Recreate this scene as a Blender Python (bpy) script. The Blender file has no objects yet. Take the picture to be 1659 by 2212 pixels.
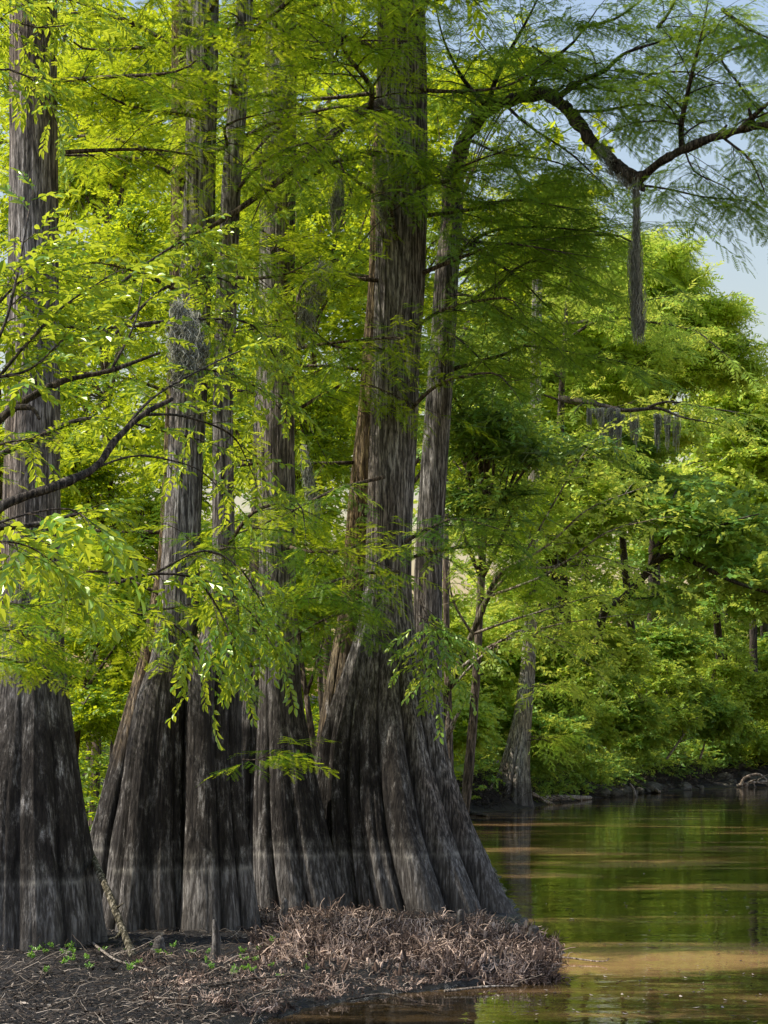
import bpy, math, random
import numpy as np
from math import radians, pi, sin, cos

rng = np.random.default_rng(7)
random.seed(7)
F = 4200.0; CX = 829.5; HY = 1590.0; CZ = 1.9       # focal length (in 2212-high photo units), centre, horizon, eye height
scn = bpy.context.scene
col = scn.collection

def at(px, py, Y):
    return np.array([(px - CX) * Y / F, Y, CZ - (py - HY) * Y / F])
def ground_at(px, py, z=0.0):
    Y = (CZ - z) * F / (py - HY)
    return at(px, py, Y)

# ------------------------------------------------------------------ scene, camera, light
cam_d = bpy.data.cameras.new('camera'); cam = bpy.data.objects.new('camera', cam_d); col.objects.link(cam)
cam.location = (0, 0, CZ); cam.rotation_euler = (pi / 2, 0, 0)
cam_d.sensor_fit = 'VERTICAL'; cam_d.sensor_height = 36.0; cam_d.lens = F / 2212 * 36.0
cam_d.shift_y = (HY - 1106) / 2212; cam_d.clip_end = 6000; cam_d.clip_start = 0.1
scn.camera = cam
scn.view_settings.view_transform = 'Standard'; scn.view_settings.look = 'None'; scn.view_settings.exposure = 0
scn.render.engine = 'CYCLES'
scn.cycles.max_bounces = 8; scn.cycles.diffuse_bounces = 5; scn.cycles.glossy_bounces = 3
scn.cycles.transmission_bounces = 6; scn.cycles.transparent_max_bounces = 4
scn.cycles.caustics_reflective = False; scn.cycles.caustics_refractive = False
scn.cycles.sample_clamp_indirect = 3.0
scn.cycles.use_denoising = True

SUN_EL = radians(50); sx, sy = -1.0, -0.12
n_ = math.hypot(sx, sy); sx /= n_; sy /= n_
sd = np.array([sx * cos(SUN_EL), sy * cos(SUN_EL), sin(SUN_EL)])
sun_d = bpy.data.lights.new('sun', 'SUN'); sun = bpy.data.objects.new('sun', sun_d); col.objects.link(sun)
sun_d.energy = 5.0; sun_d.angle = radians(0.55); sun_d.color = (1.0, 0.96, 0.86)
import mathutils
sun.rotation_euler = mathutils.Vector(sd).to_track_quat('Z', 'Y').to_euler()
w = bpy.data.worlds.new('World'); scn.world = w; w.use_nodes = True
nt = w.node_tree; nt.nodes.clear()
so = nt.nodes.new('ShaderNodeOutputWorld'); bg = nt.nodes.new('ShaderNodeBackground'); sk = nt.nodes.new('ShaderNodeTexSky')
sk.sky_type = 'NISHITA'; sk.sun_disc = False; sk.sun_elevation = SUN_EL; sk.sun_rotation = math.atan2(sx, sy)
sk.air_density = 2.6; sk.dust_density = 1.4; sk.ozone_density = 2.0
bg.inputs[1].default_value = 0.15
tn = nt.nodes.new('ShaderNodeMix'); tn.data_type = 'RGBA'; tn.blend_type = 'MULTIPLY'; tn.inputs[0].default_value = 1; tn.inputs[7].default_value = (1.0, 1.0, 1.28, 1)
nt.links.new(sk.outputs[0], tn.inputs[6]); nt.links.new(tn.outputs[2], bg.inputs[0]); nt.links.new(bg.outputs[0], so.inputs[0])

# ------------------------------------------------------------------ materials
class NT:
    def __init__(s, name):
        s.m = bpy.data.materials.new(name); s.m.use_nodes = True; s.t = s.m.node_tree; s.t.nodes.clear()
        s.out = s.n('OutputMaterial')
    def n(s, typ, **kw):
        nd = s.t.nodes.new('ShaderNode' + typ)
        for k, v in kw.items(): setattr(nd, k, v)
        return nd
    def l(s, a, b): s.t.links.new(a, b)
    def pos(s, scale=(1, 1, 1)):
        g = s.n('NewGeometry'); mp = s.n('Mapping'); mp.inputs['Scale'].default_value = scale
        s.l(g.outputs['Position'], mp.inputs['Vector']); return mp.outputs[0]
    def noise(s, vec, scale, detail=4, rough=.6, dist=0):
        nd = s.n('TexNoise'); nd.inputs['Scale'].default_value = scale; nd.inputs['Detail'].default_value = detail
        nd.inputs['Roughness'].default_value = rough; nd.inputs['Distortion'].default_value = dist
        s.l(vec, nd.inputs['Vector']); return nd.outputs[0]
    def ramp(s, fac, stops):
        r = s.n('ValToRGB'); e = r.color_ramp.elements
        while len(e) < len(stops): e.new(.5)
        for i, (p, c) in enumerate(stops):
            e[i].position = p; e[i].color = (c[0], c[1], c[2], 1) if hasattr(c, '__len__') else (c, c, c, 1)
        s.l(fac, r.inputs[0]); return r.outputs[0]
    def mix(s, fac, a, b, mode='MIX'):
        m = s.n('Mix'); m.data_type = 'RGBA'; m.blend_type = mode
        for sock, v in ((m.inputs[0], fac), (m.inputs[6], a), (m.inputs[7], b)):
            if hasattr(v, 'links'): s.l(v, sock)
            elif hasattr(v, '__len__'): sock.default_value = (v[0], v[1], v[2], 1)
            else: sock.default_value = v
        return m.outputs[2]
    def math(s, op, a, b=0.0, clamp=False):
        m = s.n('Math', operation=op); m.use_clamp = clamp
        for sock, v in ((m.inputs[0], a), (m.inputs[1], b)):
            if hasattr(v, 'links'): s.l(v, sock)
            else: sock.default_value = v
        return m.outputs[0]
    def bump(s, h, strength=.5, dist=.02):
        b = s.n('Bump'); b.inputs['Strength'].default_value = strength; b.inputs['Distance'].default_value = dist
        s.l(h, b.inputs['Height']); return b.outputs[0]
    def principled(s, color, rough=.8, normal=None, spec=.3):
        p = s.n('BsdfPrincipled')
        if hasattr(color, 'links'): s.l(color, p.inputs['Base Color'])
        else: p.inputs['Base Color'].default_value = (*color, 1)
        if hasattr(rough, 'links'): s.l(rough, p.inputs['Roughness'])
        else: p.inputs['Roughness'].default_value = rough
        p.inputs['Specular IOR Level'].default_value = spec
        if normal is not None: s.l(normal, p.inputs['Normal'])
        return p
    def done(s, shader): s.l(shader.outputs[0], s.out.inputs[0]); return s.m

def leaf_material(name, dark, mid, light, trans, gloss=.06, tw=.5, rough=.45):
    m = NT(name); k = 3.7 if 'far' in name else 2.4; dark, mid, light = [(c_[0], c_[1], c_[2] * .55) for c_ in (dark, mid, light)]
    a = m.n('Attribute', attribute_name='rnd')
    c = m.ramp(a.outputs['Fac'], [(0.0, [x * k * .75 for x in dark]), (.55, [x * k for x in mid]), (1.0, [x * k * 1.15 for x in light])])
    tc = m.mix(a.outputs['Fac'], [min(.92, x * .95) for x in trans], [min(.95, x * 2.3) for x in trans])
    d = m.n('BsdfDiffuse'); m.l(c, d.inputs[0])
    t = m.n('BsdfTranslucent'); m.l(tc, t.inputs[0])
    g = m.n('BsdfGlossy'); g.inputs['Roughness'].default_value = rough; g.inputs[0].default_value = (.9, 1, .6, 1)
    mx = m.n('MixShader'); mx.inputs[0].default_value = tw; m.l(d.outputs[0], mx.inputs[1]); m.l(t.outputs[0], mx.inputs[2])
    m2 = m.n('MixShader'); m2.inputs[0].default_value = gloss; m.l(mx.outputs[0], m2.inputs[1]); m.l(g.outputs[0], m2.inputs[2])
    return m.done(m2)

def bark_material(name, upper_a, upper_b, dark_top=2.6, stain=True, lowtone=1.0):
    m = NT(name)
    g = m.n('NewGeometry'); sp = m.n('SeparateXYZ'); m.l(g.outputs['Position'], sp.inputs[0]); z = sp.outputs[2]
    fib = m.noise(m.pos((1, 1, .085)), 38, 6, .68, .35)
    fib2 = m.noise(m.pos((1, 1, .16)), 75, 4, .6)
    blot = m.noise(m.pos((1, 1, .30)), 10, 12, .80, .25)
    big = m.noise(m.pos((1, 1, .35)), 1.6, 3, .55)
    up = m.ramp(fib, [(.34, [x * .28 for x in upper_a]), (.45, [x * .7 for x in upper_a]), (.52, [x * 1.6 for x in upper_a]), (.66, [x * 1.8 for x in upper_b])])
    up = m.mix(m.ramp(big, [(.35, 0), (.7, 1)]), up, m.mix(1.0, up, (.75, .62, .5), 'MULTIPLY'))
    up = m.mix(1.0, up, m.ramp(fib2, [(.36, .35), (.46, 1.0), (.62, 1.3)]), 'MULTIPLY'); colr = up
    if stain:
        blk = m.ramp(blot, [(.38, (.018, .014, .012)), (.52, (.046, .038, .031)), (.58, (.16, .142, .125)), (.68, (.60, .56, .52))])
        blk = m.mix(1.0, blk, m.ramp(fib, [(.36, .45), (.5, 1.1), (.65, 1.6)]), 'MULTIPLY')
        low = m.ramp(fib, [(.33, (.05, .043, .037)), (.48, (.155 * lowtone, .135 * lowtone, .118 * lowtone)), (.65, (.58 * lowtone, .53 * lowtone, .48 * lowtone))])
        low = m.mix(m.ramp(blot, [(.4, .65), (.65, 0)]), low, (.035, .030, .025))
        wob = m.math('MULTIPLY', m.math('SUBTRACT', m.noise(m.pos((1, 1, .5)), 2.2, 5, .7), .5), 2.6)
        zz = m.math('ADD', m.math('ADD', z, wob), m.math('MULTIPLY', m.ramp(m.math('DIVIDE', m.math('SUBTRACT', sp.outputs[0], .0), .42, True), [(0, 0), (1, 1)]), 1.7))  # skylight on the river-side flank painted in: pale bark reaches lower towards +X
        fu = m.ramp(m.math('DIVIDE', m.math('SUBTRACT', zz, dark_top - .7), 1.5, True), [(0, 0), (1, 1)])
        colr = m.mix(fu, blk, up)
        wb2 = m.math('MULTIPLY', m.math('SUBTRACT', m.noise(m.pos(), 3.5, 6, .7), .5), .11)
        z2 = m.math('ADD', z, wb2)
        fl = m.ramp(m.math('DIVIDE', m.math('SUBTRACT', z2, .66), .10, True), [(0, 1), (1, 0)])
        colr = m.mix(fl, colr, low)
        l1 = m.ramp(m.math('MULTIPLY', m.math('ABSOLUTE', m.math('SUBTRACT', z2, .675)), 20.0, True), [(0, .8), (.5, .25), (1, 0)])
        l2 = m.ramp(m.math('MULTIPLY', m.math('ABSOLUTE', m.math('SUBTRACT', z2, .80)), 12.0, True), [(0, .3), (1, 0)])
        ln = m.math('MULTIPLY', m.math('ADD', l1, l2), m.ramp(blot, [(.44, .02), (.58, 1)]), True)
        colr = m.mix(ln, colr, (.46, .42, .35))
        # mud splash and silt at the very foot
        ft = m.ramp(m.math('DIVIDE', m.math('ADD', z2, .0), .42, True), [(0, .7), (1, 0)])
        colr = m.mix(ft, colr, m.mix(fib2, (.05, .042, .034), (.15, .13, .112)))
    cr = m.n('Attribute', attribute_name='rnd'); colr = m.mix(m.ramp(cr.outputs['Fac'], [(.0, .93), (.28, .35), (.5, 0)]), colr, (.008, .007, .006))  # occlusion shade between the ribs, painted into the bark colour
    h = m.mix(.35, fib, fib2)
    nb = m.bump(h, 1.0, .045)
    return m.done(m.principled(colr, .85, nb, .25))

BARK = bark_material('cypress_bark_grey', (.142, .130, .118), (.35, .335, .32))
BARK_B = bark_material('cypress_bark_brown', (.150, .112, .070), (.30, .245, .15), 2.2, True, .8)
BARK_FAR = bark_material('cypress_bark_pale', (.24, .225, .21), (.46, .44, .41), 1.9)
LIMB = bark_material('limb_bark_dark', (.055, .046, .038), (.14, .12, .10), stain=False)
TWIG = bark_material('twig_bark', (.10, .078, .058), (.22, .18, .145), stain=False)
PALEW = bark_material('bleached_wood', (.26, .22, .18), (.46, .42, .36), stain=False)

L_CYP = leaf_material('cypress_needles', (.022, .060, .010), (.045, .110, .014), (.080, .160, .018), (.46, .64, .018), .03, .60)
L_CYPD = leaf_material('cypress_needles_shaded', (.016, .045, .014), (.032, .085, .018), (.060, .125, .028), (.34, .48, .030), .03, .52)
L_WOOD = leaf_material('understory_leaves', (.020, .055, .008), (.045, .105, .012), (.090, .165, .018), (.52, .66, .014), .05, .60)
L_BROAD = leaf_material('glossy_broad_leaves', (.020, .060, .012), (.045, .120, .018), (.080, .180, .030), (.44, .56, .025), .08, .52, .30)
L_HOLLY = leaf_material('dark_blue_green_leaves', (.028, .072, .022), (.052, .118, .030), (.090, .175, .040), (.40, .56, .050), .08, .42, .4)
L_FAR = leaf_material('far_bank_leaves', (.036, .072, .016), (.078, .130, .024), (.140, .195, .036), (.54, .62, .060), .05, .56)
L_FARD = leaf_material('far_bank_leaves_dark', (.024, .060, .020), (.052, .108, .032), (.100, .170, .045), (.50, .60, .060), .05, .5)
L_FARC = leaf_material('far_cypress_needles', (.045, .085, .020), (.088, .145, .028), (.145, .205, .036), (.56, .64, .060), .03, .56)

def moss_material():
    m = NT('spanish_moss'); a = m.n('Attribute', attribute_name='rnd')
    c = m.ramp(a.outputs['Fac'], [(0, (.20, .21, .17)), (.6, (.50, .50, .42)), (1, (.80, .78, .68))])
    d = m.n('BsdfDiffuse'); m.l(c, d.inputs[0]); t = m.n('BsdfTranslucent'); m.l(c, t.inputs[0])
    mx = m.n('MixShader'); mx.inputs[0].default_value = .5; m.l(d.outputs[0], mx.inputs[1]); m.l(t.outputs[0], mx.inputs[2])
    return m.done(mx)
MOSS = moss_material(); MOSSYW = bark_material('mossy_pale_bark', (.085, .075, .045), (.30, .27, .21), stain=False)
def strand_material(name, a_, b_, c_):
    m = NT(name); a = m.n('Attribute', attribute_name='rnd')
    c = m.ramp(a.outputs['Fac'], [(0, a_), (.55, b_), (1, c_)])
    return m.done(m.principled(c, .8, None, .25))
ROOTM = strand_material('red_brown_rootlets', (.020, .013, .010), (.150, .096, .068), (.74, .54, .41))
LITTER = strand_material('leaf_litter', (.020, .015, .011), (.085, .062, .045), (.50, .41, .32))

def mud_material():
    m = NT('wet_black_mud')
    p = m.pos()
    a = m.noise(p, 1.3, 8, .68); b = m.noise(p, 14, 6, .7); c = m.noise(p, 60, 4, .7)
    base = m.ramp(m.mix(.5, a, b), [(.40, (.006, .005, .004)), (.50, (.018, .014, .012)), (.58, (.050, .039, .031)), (.68, (.17, .135, .108))])
    g = m.n('NewGeometry'); sp = m.n('SeparateXYZ'); m.l(g.outputs['Position'], sp.inputs[0])
    wet = m.ramp(m.math('DIVIDE', sp.outputs[2], .10, True), [(0, 1), (1, 0)])
    colr = m.mix(wet, base, (.010, .008, .007))
    rough = m.ramp(m.math('DIVIDE', sp.outputs[2], .10, True), [(0, .22), (1, .85)])
    nb = m.bump(m.mix(.4, b, c), 1.0, .14)
    return m.done(m.principled(colr, rough, nb, .4))
MUD = mud_material()

def water_material():
    m = NT('tannin_river_water')
    geo = m.pos()
    # sunlit patches on the turbid water, painted in as long brown bands
    s = m.noise(m.pos((.10, .30, 1)), 1.6, 5, .55, .5)
    colr = m.ramp(s, [(.475, (.010, .008, .003)), (.545, (.07, .042, .016)), (.615, (.40, .225, .095))])
    w1 = m.noise(m.pos((.6, 1.5, 1)), 1.0, 2, .45, .3)
    w2 = m.noise(m.pos((.8, 1.5, 1)), 4.5, 3, .5)
    nb = m.bump(m.mix(.16, w1, w2), .5, .024)
    p = m.principled(colr, .0, nb, .5)
    p.inputs['IOR'].default_value = 1.333
    return m.done(p)
WATER = water_material()

def rock_material():
    m = NT('bank_rock'); p = m.pos()
    a = m.noise(p, 3, 8, .7); b = m.noise(p, 22, 5, .7)
    colr = m.ramp(a, [(.35, (.035, .030, .022)), (.5, (.10, .088, .066)), (.68, (.24, .215, .17))])
    mp = m.noise(p, 1.4, 4); colr = m.mix(m.ramp(mp, [(.5, 0), (.7, .6)]), colr, (.045, .065, .022))
    return m.done(m.principled(colr, .9, m.bump(b, .9, .05), .25))
ROCK = rock_material()

# ------------------------------------------------------------------ mesh plumbing
class MB:
    """collects vertex / face arrays and an optional per-vertex 'rnd' value"""
    def __init__(s): s.V = []; s.Fs = []; s.R = []; s.n = 0
    def add(s, V, faces, r=None):
        V = np.asarray(V, float).reshape(-1, 3)
        if len(V) == 0: return
        for f in (faces if isinstance(faces, list) else [faces]):
            s.Fs.append(np.asarray(f, np.int64) + s.n)
        s.V.append(V); s.R.append(np.full(len(V), .5) if r is None else np.asarray(r, float)); s.n += len(V)
    def build(s, name, mat, parent=None, smooth=False, origin=None):
        me = bpy.data.meshes.new(name)
        if s.n:
            V = np.concatenate(s.V); R = np.clip(np.concatenate(s.R), 0, 1)
            if origin is not None: V = V - np.asarray(origin)
            loops = np.concatenate([f.ravel() for f in s.Fs]); tot = np.concatenate([np.full(len(f), f.shape[1]) for f in s.Fs])
            start = np.concatenate([[0], np.cumsum(tot)[:-1]])
            me.vertices.add(len(V)); me.vertices.foreach_set('co', V.ravel())
            me.loops.add(len(loops)); me.loops.foreach_set('vertex_index', loops.astype(np.int32))
            me.polygons.add(len(tot)); me.polygons.foreach_set('loop_start', start.astype(np.int32))
            try: me.polygons.foreach_set('loop_total', tot.astype(np.int32))
            except Exception: pass
            me.polygons.foreach_set('use_smooth', np.full(len(tot), smooth))
            at_ = me.attributes.new('rnd', 'FLOAT', 'POINT'); at_.data.foreach_set('value', R)
            me.update(calc_edges=True)
        me.materials.append(mat)
        o = bpy.data.objects.new(name, me); col.objects.link(o)
        if parent is not None: o.parent = parent
        if origin is not None and parent is None: o.location = origin
        return o

def tag(o, label=None, cat=None, group=None, kind=None):
    if label: o['label'] = label
    if cat: o['category'] = cat
    if group: o['group'] = group
    if kind: o['kind'] = kind
    return o
def thing(name, loc, label, cat, group=None):
    o = bpy.data.objects.new(name, None); col.objects.link(o); o.location = loc; o.empty_display_size = .3
    return tag(o, label, cat, group)

def nrm(v): v = np.asarray(v, float); return v / (np.linalg.norm(v, axis=-1, keepdims=True) + 1e-12)

def smooth_path(pts, radii, step=.1):
    pts = np.asarray(pts, float); radii = np.asarray(radii, float)
    P = np.vstack([2 * pts[0] - pts[1], pts, 2 * pts[-1] - pts[-2]])
    oP, oR = [], []
    for i in range(1, len(P) - 2):
        L = np.linalg.norm(P[i + 1] - P[i]); n = max(2, int(L / step)); t = np.linspace(0, 1, n, endpoint=False)[:, None]
        a, b, c, d = P[i - 1], P[i], P[i + 1], P[i + 2]
        oP.append(.5 * ((2 * b) + (-a + c) * t + (2 * a - 5 * b + 4 * c - d) * t ** 2 + (-a + 3 * b - 3 * c + d) * t ** 3))
        oR.append(radii[i - 1] + (radii[i] - radii[i - 1]) * t[:, 0])
    oP.append(pts[-1:]); oR.append(radii[-1:])
    return np.concatenate(oP), np.concatenate(oR)

def tube(mb, pts, radii, sides=8, knob=.12, r=.5, seed=None):
    pts = np.asarray(pts, float); n = len(pts)
    T = nrm(np.gradient(pts, axis=0)); up = np.tile([0, 0, 1.0], (n, 1))
    bad = np.abs(T[:, 2]) > .93; ref = np.where(np.mean(bad) > .4, 1, 0)
    if ref: up = np.tile([0, 1.0, .05], (n, 1))
    A = nrm(np.cross(T, up)); B = np.cross(T, A)
    th = np.linspace(0, 2 * pi, sides, endpoint=False)
    rr = np.asarray(radii)[:, None] * (1 + knob * (rng.random((n, sides)) - .5) * 2)
    V = pts[:, None, :] + rr[..., None] * (cos_(th)[None, :, None] * A[:, None, :] + sin_(th)[None, :, None] * B[:, None, :])
    i = np.arange(n - 1)[:, None] * sides; j = np.arange(sides)[None, :]; j2 = (j + 1) % sides
    Q = np.stack([i + j, i + j2, i + sides + j2, i + sides + j], -1).reshape(-1, 4)
    V = V.reshape(-1, 3); nv = len(V)
    V = np.vstack([V, pts[0], pts[-1]])
    c0 = np.stack([np.arange(sides), np.full(sides, nv), (np.arange(sides) + 1) % sides], -1)
    e = (n - 1) * sides
    c1 = np.stack([e + np.arange(sides), e + (np.arange(sides) + 1) % sides, np.full(sides, nv + 1)], -1)
    mb.add(V, [Q, c0, c1], np.full(len(V), r))
cos_, sin_ = np.cos, np.sin

def segs(mb, A, B, ra, rb, r=None):
    """many thin three-sided twigs at once"""
    A = np.asarray(A); B = np.asarray(B); n = len(A)
    if n == 0: return
    T = nrm(B - A); up = np.where(np.abs(T[:, 2:3]) > .9, [[1.0, 0, 0]], [[0, 0, 1.0]])
    U = nrm(np.cross(T, up)); W = np.cross(T, U)
    ra = np.broadcast_to(ra, (n,)); rb = np.broadcast_to(rb, (n,))
    ring = []
    for C, R in ((A, ra), (B, rb)):
        for k in range(3):
            t = 2 * pi * k / 3; ring.append(C + R[:, None] * (cos(t) * U + sin(t) * W))
    V = np.stack(ring, 1).reshape(-1, 3)
    b = np.arange(n)[:, None] * 6
    Q = np.concatenate([b + np.array([[k, (k + 1) % 3, 3 + (k + 1) % 3, 3 + k]]) for k in range(3)])
    mb.add(V, Q, None if r is None else np.repeat(r, 6))

# ------------------------------------------------------------------ foliage templates (unit length along +x, flat side +z)
def leaf6(o, d, nrm_, L, W, fold=.25):
    d = nrm(d); s = nrm(np.cross(nrm_, d)); u = np.cross(d, s)
    pts = [o, o + d * L * .33 + s * W * .5 + u * W * fold, o + d * L * .68 + s * W * .42 + u * W * fold * .8, o + d * L - u * L * .10,
           o + d * L * .68 - s * W * .42 + u * W * fold * .8, o + d * L * .33 - s * W * .5 + u * W * fold]
    return np.array(pts), [(0, 1, 2, 3), (0, 3, 4, 5)]
def tpl_broad(nl, L, W, seed, droop=.25, simple=False, spread=.9):
    r = np.random.default_rng(seed); V, Fq, R = [], [], []; n = 0
    for i in range(nl):
        t = .12 + .88 * (i + .5) / nl; o = np.array([t, .02 * r.normal(), -.18 * t * t + .02 * r.normal()])
        a = (1 if i % 2 else -1) * spread * (1 - .55 * t) + r.normal() * .25
        d = np.array([cos(a), sin(a), -droop + r.normal() * .22]); up = nrm(np.array([r.normal() * .35, r.normal() * .45, 1]))
        l = L * (.75 + .5 * r.random()); wd = W * (.8 + .4 * r.random())
        if simple:
            d = nrm(d); s = nrm(np.cross(up, d)); P = np.array([o, o + d * l * .5 + s * wd * .5, o + d * l - up * l * .08, o + d * l * .5 - s * wd * .5]); Q = [(0, 1, 2, 3)]
        else: P, Q = leaf6(o, d, up, l, wd)
        V.append(P); Fq += [tuple(k + n for k in q) for q in Q]; n += len(P); R += [r.random()] * len(P)
    return np.concatenate(V), np.array(Fq), np.array(R)
def tpl_cypress(nfr, npair, seed, wn=.05, ang=60, lmul=.34):
    """a feathery spray: side fronds in one plane, each with two rows of flat needles"""
    r = np.random.default_rng(seed); V, Ft, R = [], [], []; n = 0
    def frond(o, d, up, L, npr):
        nonlocal n
        d = nrm(d); s = nrm(np.cross(up, d)); u = np.cross(d, s); rv = r.random()
        for k in range(npr):
            t = (k + .6) / npr; c = o + d * L * t - u * (L * .16 * t * t)
            ln = L * .27 * (sin(pi * (.13 + .80 * t)) ** .6) * (.85 + .3 * r.random())
            for sg in (-1, 1):
                nd = nrm(d * .62 + s * sg + u * r.normal() * .13)
                hw = d * L * wn * .5
                P = [c - hw, c + hw, c + nd * ln]
                V.extend(P); Ft.append((n, n + 1, n + 2)); n += 3; R.extend([rv, rv, rv])
        # rachis
        V.extend([o - s * .004, o + s * .004, o + d * L - u * L * .16]); Ft.append((n, n + 1, n + 2)); n += 3; R.extend([rv * .5] * 3)
    for i in range(nfr):
        t = .06 + .9 * i / nfr; o = np.array([t, 0, -.12 * t * t]); a = radians(ang) * (1 if i % 2 else -1) * (1 - .3 * t) + r.normal() * .12
        frond(o, np.array([cos(a), sin(a), -.12 + r.normal() * .14]), nrm(np.array([r.normal() * .2, r.normal() * .25, 1])), lmul * (1.1 - .45 * t) * (.8 + .35 * r.random()), npair)
    frond(np.array([.95, 0, -.11]), np.array([1, 0, -.2]), np.array([0, 0, 1.0]), lmul * .7, npair)
    return np.array(V), np.array(Ft), np.array(R)
CYP_N = [tpl_cypress(11, 9, 10 + i, .085) for i in range(5)]       # close sprays
CYP_M = [tpl_cypress(9, 5, 20 + i, .17) for i in range(5)]         # middle distance
def tpl_cypfar(seed):
    r = np.random.default_rng(seed); V, Ft, R = [], [], []; n = 0
    for i in range(13):
        t = i / 13; o = np.array([t, 0, -.1 * t * t]); a = 1.0 * (1 if i % 2 else -1) * (1 - .35 * t) + r.normal() * .2
        d = nrm(np.array([cos(a), sin(a), -.25 + r.normal() * .25])); s = nrm(np.cross([r.normal() * .3, r.normal() * .3, 1], d)); L = .36 * (1.1 - .5 * t)
        V.extend([o, o + d * L * .45 + s * .045, o + d * L, o + d * L * .45 - s * .045]); Ft.append((n, n + 1, n + 2, n + 3)); n += 4; R.extend([r.random()] * 4)
    return np.array(V), np.array(Ft), np.array(R)
CYP_F = [tpl_cypfar(30 + i) for i in range(5)]
BR_N = [tpl_broad(11, .24, .115, 40 + i) for i in range(6)]
BR_M = [tpl_broad(12, .20, .115, 50 + i, simple=True) for i in range(6)]
BR_F = [tpl_broad(12, .25, .16, 60 + i, simple=True, spread=1.2) for i in range(6)]

def place(mb, tpls, O, D, U, S, base_r, amp=.45):
    """instances of twig templates as real mesh: origin O, direction D, up U, scale S"""
    O = np.asarray(O, float); n = len(O)
    if n == 0: return
    X = nrm(D); Yv = nrm(np.cross(U, X)); Z = np.cross(X, Yv); S = np.broadcast_to(S, (n,)); base_r = np.broadcast_to(base_r, (n,))
    which = rng.integers(0, len(tpls), n)
    for k, (tv, tf, tr) in enumerate(tpls):
        ix = np.where(which == k)[0]
        if len(ix) == 0: continue
        V = O[ix][:, None, :] + S[ix][:, None, None] * (tv[None, :, 0:1] * X[ix][:, None] + tv[None, :, 1:2] * Yv[ix][:, None] + tv[None, :, 2:3] * Z[ix][:, None])
        m = len(tv)
        Fc = (tf[None] + (np.arange(len(ix)) * m)[:, None, None]).reshape(-1, tf.shape[1])
        R = base_r[ix][:, None] * (1 - amp) + tr[None] * amp
        mb.add(V.reshape(-1, 3), Fc, R.ravel())

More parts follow.
